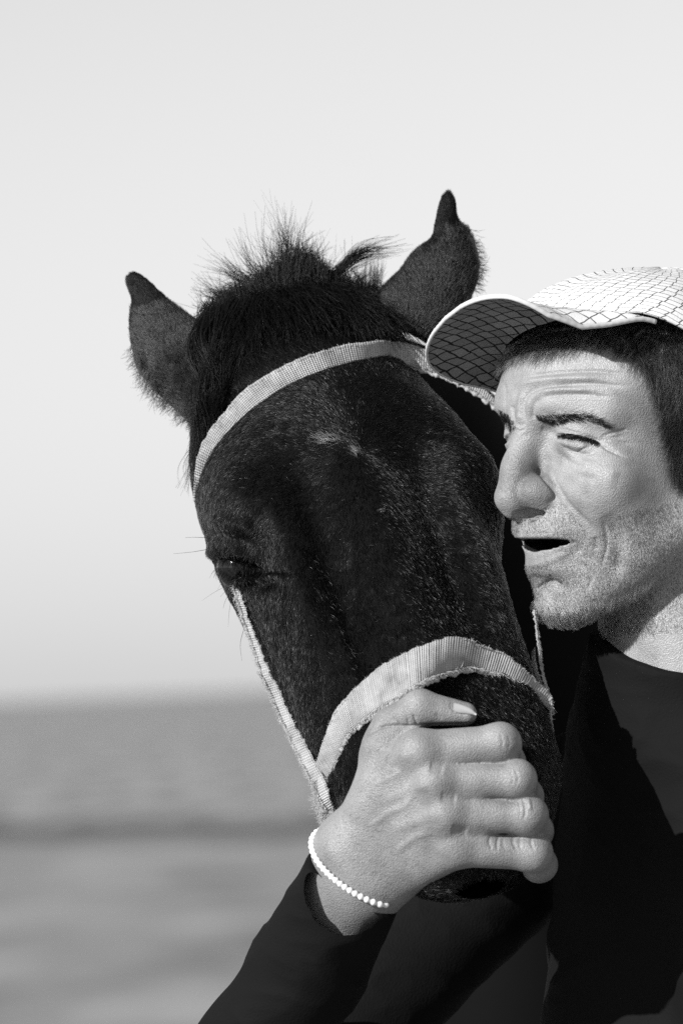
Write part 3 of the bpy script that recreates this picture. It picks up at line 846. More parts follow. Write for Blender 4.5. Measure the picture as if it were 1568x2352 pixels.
NT = [(727, 1800), (728, 1745), (748, 1686), (769, 1631), (794, 1602), (827, 1569), (869, 1531), (891, 1519), (938, 1495), (985, 1476), (1020, 1465), (1040, 1462), (1063, 1465), (1110, 1482), (1157, 1501), (1188, 1523), (1216, 1547), (1242, 1572), (1257, 1585), (1268, 1603), (1270, 1622)]
NB = [(744, 1850), (757, 1827), (773, 1761), (785, 1719), (802, 1690), (835, 1656), (881, 1621), (927, 1594), (973, 1567), (1000, 1556), (1030, 1546), (1065, 1537), (1090, 1538), (1115, 1544), (1158, 1554), (1180, 1565), (1200, 1577), (1225, 1594), (1250, 1612), (1262, 1622), (1268, 1630)]
ntp, nbp = spline(NT, n), spline(NB, n)
cen_ = (ntp + nbp) / 2
raw = np.minimum(depth_along(cen_, 22, 6), depth_along(ntp, 20, 6))
t_u = np.linspace(-1, 1, n)
wn = smooth1(np.minimum(raw, raw.min() + np.where(t_u < 0.1, 320, 470) * np.abs(t_u - 0.1) ** 1.9), 60)     # the band stands off the cheeks towards its ends
wh = np.array([9999. if (v_ := cast(x, y, BV_HAND)) is None else v_ for x, y in nbp])   # and is lifted by the thumb under it
wh[:n // 4] = 9999
lift = np.maximum(wn - (wh - 14), 0)
lift = np.array([lift[max(0, i_ - 14):i_ + 15].max() for i_ in range(n)]); lift = smooth1(lift, 160)
wn_low = wn - 2 - lift
nose, t_, b_ = strap('noseband', NT, NB, (wn + 4 - 0.35 * lift, wn_low), halter, seed=3)
edge_roll('rolled_edge', b_[6:] + np.array([2, 5]), wn_low[6:] + 4, nose, 4.8, seed=4)
frays('frayed_fibre', b_, wn_low, 1, 1500, 11, nose, 3); frays('frayed_fibre', t_, wn + 4, -1, 350, 6, nose, 4)

LT = [(530, 1344), (535, 1358), (545, 1395), (559, 1441), (577, 1492), (595, 1546), (616, 1594), (637, 1646), (677, 1726), (700, 1775), (713, 1799), (735, 1850), (748, 1885)]
LB = [(546, 1346), (554, 1362), (566, 1399), (586, 1454), (605, 1503), (627, 1554), (648, 1597), (662, 1631), (681, 1667), (705, 1712), (721, 1742), (750, 1800), (768, 1870)]
ws = np.interp(np.linspace(0, 1, n), [0, .15, 1], [we + 20, we - 10, wn[0] - 10])
lbs = spline(LB, n); lsurf = depth_along(lbs, 26, 10)
ws = smooth1(np.minimum(ws, lsurf), 20)
ws = ws + np.interp(np.linspace(0, 1, n), [0, .06, .16], [46, 26, 0])
ck, t_, b_ = strap('cheek_strap', LT, LB, (ws + 16, ws - 8), halter, thick=16, seed=5, waver=2.2, puff=5)
frays('frayed_fibre', b_, ws - 8, -1, 350, 5, ck, 15)
frays('frayed_fibre', t_, ws, 1, 900, 8, ck, 5); frays('frayed_fibre', spline([(720, 1830), (738, 1870), (752, 1895), (770, 1880), (790, 1860)], 50), np.full(50, wn[0] - 8), 1, 500, 16, ck, 6)
RT = [(1222, 1400), (1228, 1440), (1231, 1480), (1240, 1540), (1250, 1580), (1262, 1610)]
RB = [(1232, 1400), (1238, 1450), (1244, 1500), (1250, 1550), (1262, 1590), (1270, 1620)]
wr = np.full(n, wn[-1] - 6) + np.linspace(170, 0, n)
ck2, t_, b_ = strap('cheek_strap', RT, RB, (wr, wr + 6), halter, seed=6)
RT2 = [(1218, 1500), (1219, 1530), (1228, 1560), (1250, 1592)]; RB2 = [(1228, 1485), (1232, 1530), (1243, 1565), (1260, 1600)]
strap('strap_fold', RT2, RB2, (wr + 12, wr + 16), halter, seed=7)
jt = [(722, 1795), (728, 1830), (738, 1862), (746, 1893)]; jb = [(752, 1790), (760, 1830), (772, 1855), (764, 1893)]
wj = np.full(n, min(ws[-1], wn[0]) - 14.0)
jo, t_, b_ = strap('stitched_joint', jt, jb, (wj + 6, wj - 4), halter, thick=22, seed=9, waver=3.0, puff=6)
frays('frayed_fibre', t_, wj, 1, 500, 13, jo, 19); frays('frayed_fibre', b_, wj, -1, 300, 11, jo, 20)
tl, t_, b_ = strap('loose_end', [(1262, 1600), (1262, 1640), (1266, 1680), (1270, 1712)], [(1269, 1600), (1267, 1640), (1270, 1680), (1272, 1712)], (np.full(n, wn[-1] - 8),) * 2, halter, thick=5, seed=8)
frays('frayed_fibre', t_, np.full(n, wn[-1] - 8), 1, 150, 7, tl, 8)
V, F = ball((1122, 876, 210), 13, sc=(1, 1, 1)); V2, F2 = ball((1140, 882, 214), 11)
mk('knot', np.vstack([V, V2]), tri(np.vstack([F, F2 + len(V)])), M_WEB, halter)

# ------------------------------------------------------------------ person: head
MM = 1 / (S * 1000)                      # picture units per millimetre
NAS = (1192.0, 990.0, -150.0)            # nasion
YAW = math.radians(60)
def face_xyz(a, b, h):
    a, b, h = np.asarray(a, float), np.asarray(b, float), np.asarray(h, float)
    return rigid(NAS, MM * (math.cos(YAW) * a - math.sin(YAW) * b), -MM * h, MM * (-math.sin(YAW) * a - math.cos(YAW) * b))
fd = Field((-84, -215, -200), (84, 24, 104), 1.3)
# symmetric: work on |a|
fd.X = np.abs(fd.X)
f = fd.ell((0, -98, 34), (75, 93, 54))
f = smin(f, fd.ell((0, -48, 22), (60, 45, 34)), 22)
f = smin(f, fd.ell((0, -57, -38), (60, 47.5, 64)), 24)
f = smin(f, fd.cap((50, -84, -56), (15, -36, -97), 15, 14), 18)
f = smin(f, fd.ell((0, -32.5, -103), (19, 17.5, 13.5)), 7)
f = smin(f, fd.cap((7, -11, 12), (26, -14, 15), 10.5, 10), 12)
f = smin(f, fd.cap((26, -14, 15), (46, -32, 10), 10, 9), 10)
f = smin(f, fd.ell((43, -33, -29), (20, 16, 16)), 18)
f = smax(f, -fd.ell((31, -2, -3), (16, 11, 9)), 12)
f = smin(f, fd.ell((30, -23, -4), (14.5, 13, 12)), 6)                    # eyeball under the lids
f = smax(f, -np.minimum(fd.cap((20.8, -12.6, -3.3), (30, -9.6, -3.6), 1.3, 2.3), fd.cap((30, -9.6, -3.6), (43, -16.8, -6.3), 2.3, 1.3)), 0.7)           # slit between the lids
f = smin(f, fd.cap((0, -5.2, 3), (0, 1.2, -22), 7.4, 8.4), 10)                # bridge
f = smin(f, fd.cap((0, 1.2, -22), (0, 4.9, -39.5), 8.4, 11.0), 8)
f = smin(f, fd.ell((12.6, -7.2, -36.5), (10.3, 13.5, 10.3)), 3.5)                # wings
f = smin(f, fd.ell((0, -19, -58), (26, 17.5, 13)), 12)                   # muzzle
f = smin(f, fd.cap((0, -5, -62.5), (19, -16, -64), 4.4, 3.0), 6)         # upper lip
f = smin(f, fd.ell((0, -25, -81), (23, 14, 12)), 10)
f = smin(f, fd.cap((0, -17.2, -77), (19, -23, -70.8), 5.2, 3.0), 6)      # lower lip
hc_m = lambda a: np.interp(a, [0, 14, 20, 26, 30], [-68.2, -67.3, -66.6, -65.9, -65.7])
hf_m = lambda a: np.interp(a, [0, 14, 20, 24, 26.5, 28.5], [3.7, 2.9, 2.2, 1.4, 0.7, -1.5])
m_o = np.maximum(np.abs(fd.Z - hc_m(fd.X)) - hf_m(fd.X), np.maximum(-44 - fd.Y, -60 * (1 + 0 * fd.Y)))
f = smax(f, -m_o, 1.3)
f = smax(f, -fd.cap((4.5, 3.5, -52.0), (12.8, -10.5, -46.8), 4.6, 5.0), 1.6)
f = smin(f, fd.cap((0, 6, -48), (0, -7, -53), 4.2, 3.4), 3)   # nostrils
f = smin(f, fd.cap((0, -112, -48), (0, -138, -220), 50, 60), 16)          # neck
f = smin(f, fd.ell((75, -98, -8), (5, 17, 30)), 5)                       # ears
f = smax(f, -fd.ell((80, -94, -6), (4, 9, 18)), 3)
V, F = fd.mesh(f)
V = face_xyz(V[:, 0], V[:, 1], V[:, 2])
if (normals(V, F) * (V - V.mean(0))).sum(1).mean() < 0: F = F[:, ::-1]
VF, FF = subsurf(V, F, 1)
face_strokes = [
    # brow furrows and forehead lines
    ([(1207, 964), (1203, 942), (1203, 922), (1212, 904), (1232, 893), (1260, 887), (1310, 883), (1360, 881), (1440, 888)], 5, 5.5),
    ([(1191, 968), (1191, 945), (1193, 922), (1200, 902)], 6.5, -5), ([(1216, 962), (1213, 938), (1222, 914), (1246, 902), (1290, 897), (1360, 896)], 6.5, -4.5),
    ([(1226, 964), (1222, 948), (1226, 928), (1240, 915)], 5, 5), ([(1176, 930), (1177, 950), (1180, 972)], 4, 5),
    ([(1192, 868), (1230, 862), (1290, 856), (1360, 853), (1450, 860)], 4.5, 4.5), ([(1190, 880), (1240, 873), (1300, 869), (1380, 867)], 8, -4),
    ([(1180, 985), (1192, 990), (1204, 986)], 3, 2.5), ([(1184, 972), (1196, 976), (1206, 972)], 3, 2.0),
    ([(1235, 920), (1270, 908), (1330, 906), (1400, 912)], 5, 4.25), ([(1195, 885), (1240, 875), (1300, 870), (1380, 868)], 8, -5.10), ([(1235, 900), (1290, 894), (1360, 894)], 7, -4.25),
    ([(1158, 880), (1160, 910), (1158, 935)], 3, 2.55),
    # eye
    ([(1282, 1003), (1300, 1001), (1325, 1003), (1352, 1009), (1372, 1016)], 3.6, 9), ([(1282, 985), (1300, 988), (1330, 997), (1356, 1004), (1385, 1018)], 3, 4.5),
    ([(1292, 994), (1320, 996), (1350, 1003)], 3.2, -2.5), ([(1290, 1012), (1320, 1013), (1350, 1019)], 4, -3.5), ([(1300, 1036), (1318, 1041), (1338, 1031), (1352, 1026)], 3, 3.5),
    ([(1290, 1026), (1315, 1034), (1340, 1050), (1365, 1056)], 6, 2.0), ([(1372, 1016), (1395, 1030), (1420, 1040)], 4, 3), ([(1372, 1010), (1400, 1006), (1430, 1004)], 4, 2.5),
    ([(1240, 985), (1262, 992), (1276, 1000)], 9, 4), ([(1215, 1000), (1195, 1000)], 6, 2),
    ([(1245, 1050), (1275, 1060), (1310, 1062)], 12, 2.0),
    # nose wing and nasolabial fold
    ([(1226, 1072), (1241, 1088), (1255, 1105), (1270, 1125), (1273, 1142), (1260, 1153)], 5, 7), ([(1254, 1094), (1272, 1108), (1289, 1130), (1309, 1160), (1332, 1183), (1352, 1203), (1366, 1232)], 6, 3.6),
    ([(1288, 1108), (1318, 1142), (1350, 1176), (1378, 1211)], 16, -4.0), ([(1366, 1232), (1370, 1265)], 8, 3),
    # lips and chin
    ([(1212, 1298), (1240, 1297), (1270, 1288), (1300, 1270)], 6, -3.0), ([(1212, 1322), (1240, 1332), (1280, 1330)], 10, 4), ([(1230, 1353), (1252, 1341), (1268, 1338), (1290, 1345)], 5, 8), ([(1240, 1372), (1270, 1358), (1300, 1366)], 13, -4),
    ([(1309, 1243), (1322, 1252), (1330, 1270)], 6, 4), ([(1180, 1232), (1215, 1232), (1260, 1232)], 4, -2), ([(1196, 1195), (1193, 1222)], 5, 2),
    ([(1390, 1180), (1420, 1260), (1410, 1330)], 18, 7), ([(1384, 1196), (1392, 1250), (1380, 1300)], 5, 3), ([(1340, 1290), (1356, 1320), (1352, 1352)], 6, 3),
    ([(1378, 1020), (1402, 1036), (1436, 1050)], 3.5, 3.5), ([(1380, 1012), (1412, 1014), (1448, 1020)], 3.5, 3.5), ([(1378, 1004), (1408, 994), (1440, 986)], 3.5, 3),
    ([(1284, 1020), (1300, 1032), (1325, 1042), (1352, 1042), (1372, 1034)], 4, 4), ([(1292, 1016), (1320, 1026), (1350, 1028)], 7, -4), ([(1280, 1040), (1305, 1060), (1335, 1072), (1370, 1074)], 6, 3),
    ([(1300, 1072), (1330, 1092), (1372, 1098)], 10, 2.5), ([(1330, 1060), (1370, 1085), (1420, 1100)], 22, -5),
    ([(1262, 1260), (1264, 1284)], 2.2, 1.2), ([(1276, 1256), (1279, 1280)], 2.2, 1.2), ([(1290, 1252), (1293, 1272)], 2.2, 1.0), ([(1246, 1264), (1248, 1290)], 2.2, 1.2), ([(1230, 1268), (1231, 1292)], 2.2, 1.0),
    ([(1160, 1060), (1176, 1056), (1190, 1062)], 3, 1.2), ([(1154, 1085), (1172, 1080), (1188, 1086)], 3, 1.0),
]
VF = strokes(VF, FF, face_strokes)

# arm and trunk under the clothes keep head and hand one figure
def limb(pts, rad, nT=32, n=40):
    c = spline(pts, n); r_ = np.interp(np.linspace(0, 1, n), np.linspace(0, 1, len(rad)), rad) * S
    C = P(c[:, 0], c[:, 1], c[:, 2]); tg = np.gradient(C, axis=0); tg /= np.linalg.norm(tg, axis=1, keepdims=True)
    e1 = np.cross(tg, np.array([.3, .5, .8])); e1 /= np.linalg.norm(e1, axis=1, keepdims=True)
    return ring_loft(C, e1, np.cross(e1, tg), r_, r_, nT)
Va, Fa = limb([(720, 2210, -220), (440, 2680, 150), (900, 2230, 400), (1300, 1850, 520), (1580, 1700, 160)], (85, 90, 100, 110, 150))
person = empty('person', P(1560, 7300, 300).tolist(), 'man with pale net print cap, dark jacket and parted lips, holding the horse nose', 'person')
Vb = np.vstack([VF, VHn, Va]); Fb = np.vstack([FF, FHn + len(VF), Fa + len(VF) + len(VHn)])
body = mk('body', Vb, tri(Fb), M_SKIN, person)
tx, ty, tw = proj(Vb); tint = np.ones(len(Vb))
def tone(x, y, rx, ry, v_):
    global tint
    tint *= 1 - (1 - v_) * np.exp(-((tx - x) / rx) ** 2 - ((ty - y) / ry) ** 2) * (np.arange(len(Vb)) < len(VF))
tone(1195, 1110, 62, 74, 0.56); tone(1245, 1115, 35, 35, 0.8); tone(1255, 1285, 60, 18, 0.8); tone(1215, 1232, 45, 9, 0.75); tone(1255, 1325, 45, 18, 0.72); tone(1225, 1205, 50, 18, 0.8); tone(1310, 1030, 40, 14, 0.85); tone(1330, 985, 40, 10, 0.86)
gr = np.random.default_rng(8)
for _ in range(60): tone(gr.uniform(1170, 1560), gr.uniform(860, 1380), gr.uniform(5, 16), gr.uniform(5, 14), gr.uniform(0.82, 1.1))
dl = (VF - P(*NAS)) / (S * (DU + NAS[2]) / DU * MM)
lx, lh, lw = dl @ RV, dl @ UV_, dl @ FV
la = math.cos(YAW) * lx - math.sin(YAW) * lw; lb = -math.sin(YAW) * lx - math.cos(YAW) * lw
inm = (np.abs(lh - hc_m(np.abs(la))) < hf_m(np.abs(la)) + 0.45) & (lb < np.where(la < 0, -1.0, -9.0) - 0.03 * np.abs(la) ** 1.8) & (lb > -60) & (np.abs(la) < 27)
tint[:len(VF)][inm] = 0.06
tint[len(VF):] = 0.8
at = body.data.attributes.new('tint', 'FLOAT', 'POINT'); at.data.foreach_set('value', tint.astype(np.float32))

# thumbnail
def patch(name, outline_a, outline_b, w, mt, parent, thick=3, n=10, mc=8, dome=4):
    a, b = spline(outline_a, n), spline(outline_b, n)
    rows = []
    for side in (0, 1):
        for q in (np.linspace(0, 1, mc) if side == 0 else np.linspace(1, 0, mc)):
            p = a * (1 - q) + b * q
            rows.append(P(p[:, 0], p[:, 1], w - dome * 4 * q * (1 - q) + side * thick))
    R = np.stack(rows, 1); k = R.shape[1]; i = np.arange((n - 1) * k); bb_ = (i // k) * k + (i + 1) % k
    F = [list(x) for x in np.stack([i, bb_, bb_ + k, i + k], 1)] + [list(range(k)), list(range((n - 1) * k, n * k))[::-1]]
    return mk(name, R.reshape(-1, 3), F, mt, parent)
def wsurf(pts, bv, off):
    v = [cast(x, y, bv) for x, y in pts]; v = [x for x in v if x is not None]
    return (np.mean(v) if v else -560) - off
nl_a = [(1037, 1613), (1060, 1619), (1082, 1628), (1094, 1640)]; nl_b = [(1037, 1626), (1050, 1637), (1072, 1640), (1092, 1643)]
wnail = np.linspace(wsurf([(1040, 1622)], BV_HAND, 3), wsurf([(1085, 1638)], BV_HAND, 4), 10)
patch('thumbnail', nl_a, nl_b, wnail, M_NAIL, body, dome=3)

# facial hair
BV_FACE = BVHTree.FromPolygons([tuple(v) for v in VF], [tuple(int(i) for i in f) for f in FF])
def inpoly(x, y, poly):
    poly = np.asarray(poly, float); ins = np.zeros(len(x), bool); j = len(poly) - 1
    for i in range(len(poly)):
        xi, yi, xj, yj = *poly[i], *poly[j]
        ins ^= ((yi > y) != (yj > y)) & (x < (xj - xi) * (y - yi) / (yj - yi + 1e-9) + xi); j = i
    return ins
NF = normals(VF, FF)
def beard(name, poly, n, length, d2, rad, mt, lift=0.6, seed=0, jit=.35):
    flow = np.tile((d2[0] * RV - d2[1] * UV_), (len(VF), 1))
    pl = np.asarray(poly, float)
    def keep(c, nn):
        x, y, w = proj(c); return inpoly(x, y, poly) * ((nn @ VIEW) > -0.1) * ~inpoly(x, y, MOUTH) * 1.0
    return fur(name, VF, FF, flow, n, length, lift, rad, mt, body, keep, seed, jit=jit)
MOUTH = [(1160, 1222), (1200, 1226), (1312, 1240), (1316, 1248), (1270, 1282), (1215, 1300), (1190, 1290)]
jawpoly = [(1165, 1190), (1230, 1180), (1290, 1150), (1360, 1235), (1420, 1180), (1560, 1150), (1575, 1450), (1230, 1470), (1200, 1310)]
beard('stubble', jawpoly, 9000, 5, (0.1, 1), 0.36, M_GREYHAIR, 0.8, 11)
beard('dark_stubble', jawpoly, 13000, 4.5, (0.1, 1), 0.36, M_MANHAIR, 0.7, 12)
beard('chin_beard', [(1225, 1375), (1300, 1395), (1420, 1370), (1500, 1330), (1500, 1450), (1235, 1470)], 3200, 16, (0.25, 1), 0.55, M_GREYHAIR, 1.1, 13)
beard('dark_chin_beard', [(1235, 1400), (1300, 1405), (1420, 1380), (1500, 1340), (1500, 1450), (1240, 1470)], 1500, 14, (0.25, 1), 0.5, M_MANHAIR, 1.0, 21)
beard('eyebrow', [(1228, 952), (1250, 953), (1290, 949), (1340, 951), (1372, 962), (1400, 980), (1396, 986), (1350, 966), (1300, 963), (1262, 972), (1236, 964)], 850, 15, (1, -0.25), 0.42, M_LASH, 0.7, 14, jit=.4)
beard('eyebrow', [(1144, 940), (1158, 945), (1180, 965), (1184, 985), (1170, 985), (1150, 962)], 380, 14, (0.2, 1), 0.42, M_LASH, 0.6, 15)
beard('eyebrow_core', [(1240, 958), (1262, 955), (1292, 952), (1318, 951), (1310, 962), (1280, 968), (1256, 968)], 520, 13, (1, -0.2), 0.42, M_LASH, 0.6, 19)
beard('grey_eyebrow_hair', [(1228, 950), (1290, 940), (1345, 944), (1385, 966), (1340, 962), (1300, 962), (1262, 970)], 260, 16, (1, -0.4), 0.42, M_GREYHAIR, 0.8, 20)
beard('hair', [(1140, 720), (1600, 700), (1600, 1120), (1540, 1100), (1520, 950), (1470, 830), (1400, 795), (1354, 787), (1275, 808), (1235, 812), (1199, 812), (1166, 830), (1150, 812)], 9000, 46, (-0.35, 1), 0.6, M_MANHAIR, 0.35, 17, jit=.3)
beard('hair_fringe', [(1152, 790), (1200, 785), (1280, 770), (1360, 755), (1420, 770), (1360, 786), (1275, 803), (1235, 808), (1199, 806), (1166, 824)], 700, 46, (-0.2, 1), 0.6, M_GREYHAIR, 0.35, 18, jit=.3)

e_o = [face_xyz(np.array([31.]), np.array([-23.5]), np.array([-4.5]))[0]]
ex, ey, ew = proj(np.array(e_o))
V, F = ball((float(ex[0]), float(ey[0]), float(ew[0])), 11.2 * MM)
mk('eye', V, tri(F), M_EYE, body)
r_ = np.random.default_rng(5); lp = []
lid = spline([(1281, 1001), (1300, 999), (1325, 1001), (1352, 1007), (1374, 1015)], 130)
for k_ in range(130):
    for _ in range(2):
        x_, y_ = lid[k_] + r_.normal(0, 1.0, 2); w_ = cast(x_, y_, BV_FACE)
        if w_ is None: continue
        t_ = np.linspace(0, 1, 5); L_ = r_.uniform(7, 15) * (0.6 if k_ < 15 else 1)
        lp.append(P(x_ - L_ * .3 * t_, y_ + L_ * (t_ - .15 * t_ ** 2), w_ - 3 - L_ * .55 * np.sin(t_ * 2)))
hairs('eyelash', np.array(lp), 0.55 * S * np.linspace(1, .4, 5), M_LASH, body, kind='stuff')

def keep_hand(c, nn):
    x, y, w = proj(c); return inpoly(x, y, [(735, 1930), (800, 1850), (850, 1700), (930, 1690), (960, 1800), (1000, 1960), (900, 2060)]) * ((nn @ VIEW) > -0.1) * 1.0
fur('hand_hair', VHn, FHn, np.tile(0.75 * RV + 0.35 * UV_, (len(VHn), 1)), 320, 13, 0.5, 0.2, M_MANHAIR, body, keep_hand, 23, jit=.4)

# cap
nu, nv = 120, 40
u = np.linspace(0, 2 * np.pi, nu, endpoint=False); v = np.linspace(0.02, 1, nv)
def plane(a, b): return 52 + 0.30 * a + 0.31 * b
def dome(off):
    th = v[:, None] * (np.pi / 2)
    sn = np.sin(th) ** 0.97
    a = (85 + off) * sn * np.sin(u)[None]; b = -100 + (101 + off) * sn * np.cos(u)[None]
    e_ = (plane((85 + off) * np.sin(u), -100 + 101 * np.cos(u)) + 8.5 * np.clip(np.cos(u) * 2.2 - 0.3, 0, 1))[None]
    h = e_ + (99 + off - e_) * np.cos(th) + 1.0 * np.cos(6 * u)[None] * np.sin(th) + 0.8 * np.sin(9 * u + 3 * th)
    return a, b, h, th
a, b, h, th = dome(0); ai, bi, hi_, _ = dome(-2.5)
Vo = face_xyz(a, b, h).reshape(-1, 3); Vi = face_xyz(ai, bi, hi_).reshape(-1, 3)
i = np.arange((nv - 1) * nu); bq = (i // nu) * nu + (i + 1) % nu
Fo = np.stack([i, bq, bq + nu, i + nu], 1)
rim = np.stack([(nv - 1) * nu + np.arange(nu), (nv - 1) * nu + (np.arange(nu) + 1) % nu], 1)
Fc_ = np.vstack([Fo, Fo[:, ::-1] + nv * nu, np.stack([rim[:, 0], rim[:, 1], rim[:, 1] + nv * nu, rim[:, 0] + nv * nu], 1)])
us = np.concatenate([u[:nu // 2], u[nu // 2:] - 2 * np.pi])
uvc = np.stack([(us[None] * 85 + 0.5 * th * 70).ravel(), (th * 85 - 0.25 * us[None] * 85).ravel()], 1)
crown = mk('cap', np.vstack([Vo, Vi]), Fc_, M_CAP, person, uv=np.vstack([uvc, uvc]))
# brim
nb, mb = 80, 70
uu = np.linspace(-1, 1, nb)[:, None]; vv = np.linspace(0, 1, mb)[None] ** 0.85
sv = (1 - np.clip((vv - 0.4) / 0.6, 0, 1) ** 4) ** 0.5
aw = 74 * uu * (1 - 0.06 * vv) * (0.004 + 0.996 * sv)
broot = -100 + 100 * np.sqrt(np.clip(1 - (74 * uu / 86) ** 2, 0, 1))
bb2 = broot * (1 - vv) + (51 + 0.15 * aw) * vv
r0 = 8.5 * np.clip(np.sqrt(np.clip(1 - (74 * uu / 85) ** 2, 0, 1)) * 2.2 - 0.3, 0, 1) - 0.5
Cc = 9 * (1 - vv ** 2.5); En = np.interp(vv, [0, .15, .3, .45, .65, .85, 1], [6.5, 2, -6, -12.5, -12, -4, 0]); Ef = np.interp(vv, [0, .3, .5, 1], [7, 5, 2, 0])
kn = np.clip((uu - 0.35) / 0.65, 0, 1) ** 2; kf = np.clip(-uu, 0, 1) ** 2
hump = Cc * (1 - kn - kf) + En * kn + Ef * kf
kr = np.clip(vv / 0.15, 0, 1); hump = r0 * (1 - kr) + hump * kr
hb = plane(aw, bb2) + hump
def brim_rows(off): return face_xyz(aw + 0 * vv, bb2, hb - off)
V = np.vstack([brim_rows(0).reshape(-1, 3), brim_rows(2.2).reshape(-1, 3)])
i = np.arange((nb - 1) * (mb - 1)); q = (i // (mb - 1)) * mb + i % (mb - 1)
Ft = np.stack([q, q + mb, q + mb + 1, q + 1], 1); N0 = nb * mb
edge = [j * mb + mb - 1 for j in range(nb)]; s0 = list(range(mb)); s1 = list(range((nb - 1) * mb, nb * mb)); rt = [j * mb for j in range(nb)]
side = []
for e_ in (edge, s0, s1, rt): side += [[e_[j], e_[j + 1], e_[j + 1] + N0, e_[j] + N0] for j in range(len(e_) - 1)]
uvb = np.stack([(bb2 * 0.85 + aw * 0.45).ravel(), (aw * 0.8 - 0.3 * bb2).ravel()], 1)
brim = mk('brim', V, [list(x) for x in Ft] + [list(x[::-1] + N0) for x in Ft] + side, M_CAP, crown, uv=np.vstack([uvb, uvb]))
brim.data.materials.append(M_CAP_SHADED)  # underside faces: shade put into the colour, no separate cloth
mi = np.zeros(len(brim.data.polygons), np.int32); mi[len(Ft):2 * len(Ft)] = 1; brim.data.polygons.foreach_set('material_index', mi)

eb = np.vstack([brim_rows(1.1)[0], brim_rows(1.1)[-1][::-1][1:]])
seg_l = np.concatenate([[0], np.cumsum(np.linalg.norm(np.diff(eb, axis=0), axis=1))]); gg = np.linspace(0, seg_l[-1], 200)
eb = np.stack([np.interp(gg, seg_l, eb[:, k_]) for k_ in range(3)], 1)
tg = np.gradient(eb, axis=0); tg /= np.linalg.norm(tg, axis=1, keepdims=True)
e1 = np.cross(tg, UV_ + 0.2 * RV); e1 /= np.linalg.norm(e1, axis=1, keepdims=True)
V, F = ring_loft(eb, e1, np.cross(e1, tg), np.full(200, 0.0011) * (1 + 0.12 * np.sin(np.arange(200) * 1.9)), np.full(200, 0.0015), 10)
mk('brim_binding', V, tri(F), M_BIND, crown)

# jacket
fj = Field((-1180, -420, -640), (700, 1000, 700), 13.0)
jx, jy, jw = 1480.0, 1800.0, 150.0
def sj(a, b, ra, rb): return fj.cap((a[0] - jx, a[1] - jy, a[2] - jw), (b[0] - jx, b[1] - jy, b[2] - jw), ra, rb)
j = sj((1590, 1820, 230), (1580, 2900, 280), 300, 370)
j = smin(j, sj((1660, 1790, 0), (1740, 2500, -180), 200, 170), 80)
j = smin(j, sj((1440, 1840, 480), (1280, 1900, 540), 190, 170), 80)
j = smin(j, sj((1280, 1900, 540), (430, 2690, 160), 165, 160), 60)
j = smin(j, sj((430, 2690, 160), (700, 2215, -215), 165, 130), 60)
j = smin(j, sj((700, 2215, -215), (812, 1985, -440), 130, 116), 20)
CUFF = np.array([812., 1990., -440.]); AX = np.array([-0.45, 0.68, 0.58]); AX /= np.linalg.norm(AX)
dc = [fj.X + jx - CUFF[0], fj.Y + jy - CUFF[1], fj.Z + jw - CUFF[2]]
cut = -(dc[0] * AX[0] + dc[1] * AX[1] + dc[2] * AX[2])
near = np.sqrt(dc[0] ** 2 + dc[1] ** 2 + dc[2] ** 2) < 230
j = np.where(near, smax(j, cut, 10), j)
col = smin(sj((1590, 1440, 90), (1588, 1660, 150), 236, 275), j, 60)
j = smax(col, -(fj.Y + jy - 1478 + 0.28 * (fj.Z + jw - 100) - 0.12 * (fj.X + jx - 1590)), 14)
Vj, Fj = fj.mesh(j)
Vj = rigid((jx, jy, jw), Vj[:, 0], Vj[:, 1], Vj[:, 2])
if (normals(Vj, Fj) * (Vj - Vj.mean(0))).sum(1).mean() < 0: Fj = Fj[:, ::-1]
Vj, Fj = subsurf(Vj, Fj, 1)
from mathutils import noise as mn
Nj = normals(Vj, Fj)
fold = np.array([mn.ridged_multi_fractal(Vector((v[0] * 9 + v[2] * 4, v[1] * 9, v[2] * 16)), 0.9, 2.0, 3, 1.0, 2.0) for v in Vj])
Vj = Vj + Nj * ((fold - fold.mean()) * 0.0032)[:, None]
mk('jacket', Vj, Fj, M_JACKET, person)
Vt, Ft_ = np.zeros((0, 3)), np.zeros((0, 4), int)
gz = 1576 + (CAM.z / S) * DU / (DU + 250)
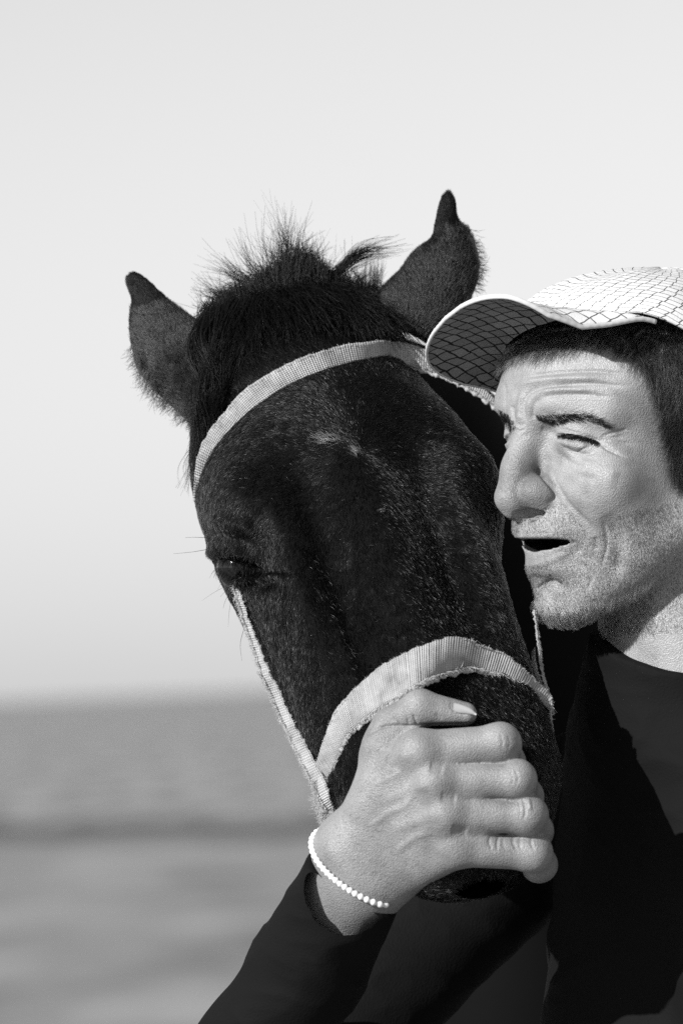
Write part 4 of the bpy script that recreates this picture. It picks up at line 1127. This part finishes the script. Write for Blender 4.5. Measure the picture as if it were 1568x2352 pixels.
for x_, w_ in ((1480, 480), (1690, 60)):
    v_, f_ = limb([(1580, 2700, 260), (x_, 3300, w_), (x_, 5000, w_ - 40), (x_, gz - 160, w_)], (330, 330, 290, 240, 215, 200, 190))
    Ft_ = np.vstack([Ft_, f_ + len(Vt)]); Vt = np.vstack([Vt, v_])
mk('trousers', Vt, tri(Ft_), M_JACKET, person)
for x_, w_ in ((1480, 480), (1690, 60)):
    v_, f_ = limb([(x_ + 60, gz - 90, w_ + 90), (x_, gz - 110, w_), (x_ - 240, gz - 80, w_ - 160), (x_ - 420, gz - 70, w_ - 280)], (60, 150, 130, 120, 60))
    mk('boot', v_, tri(f_), M_JACKET, person)
# pale cord where the sleeve ends
ax_ = np.array([-0.45, 0.68, 0.58]); ax_ /= np.linalg.norm(ax_)
p1 = np.cross(ax_, [0, 0, 1.0]); p1 /= np.linalg.norm(p1); p2 = np.cross(ax_, p1)
th = np.linspace(0, 2 * np.pi, 220)
ring = []
for t_i in th:
    dv = math.cos(t_i) * p1 + math.sin(t_i) * p2
    q0 = np.array([816, 1984, -446.]); o0, o1 = P(*q0), P(*(q0 + dv * 400)); d_ = o1 - o0; d_ /= np.linalg.norm(d_)
    hit = BV_HAND.ray_cast(Vector(o1), Vector(-d_))
    ring.append(np.linalg.norm(np.array(hit[0]) - o0) / S if hit[0] is not None else 100)
ring = np.array(ring); ring = np.minimum(np.convolve(np.r_[ring[-12:], ring, ring[:12]], np.ones(25) / 25, 'valid'), 122) + 7
ring = np.array([816, 1984, -446.]) + ring[:, None] * (np.cos(th)[:, None] * p1 + np.sin(th)[:, None] * p2)
C = P(ring[:, 0], ring[:, 1], ring[:, 2])
tg = np.gradient(C, axis=0); tg /= np.linalg.norm(tg, axis=1, keepdims=True)
e1 = np.cross(tg, FV + 0.3 * RV); e1 /= np.linalg.norm(e1, axis=1, keepdims=True)
rad = S * 6.5 * (1 + 0.28 * np.sin(th * 48))
V, F = ring_loft(C, e1, np.cross(e1, tg), rad, rad, 10)
mk('wrist_cord', V, tri(F), M_CORD, person)
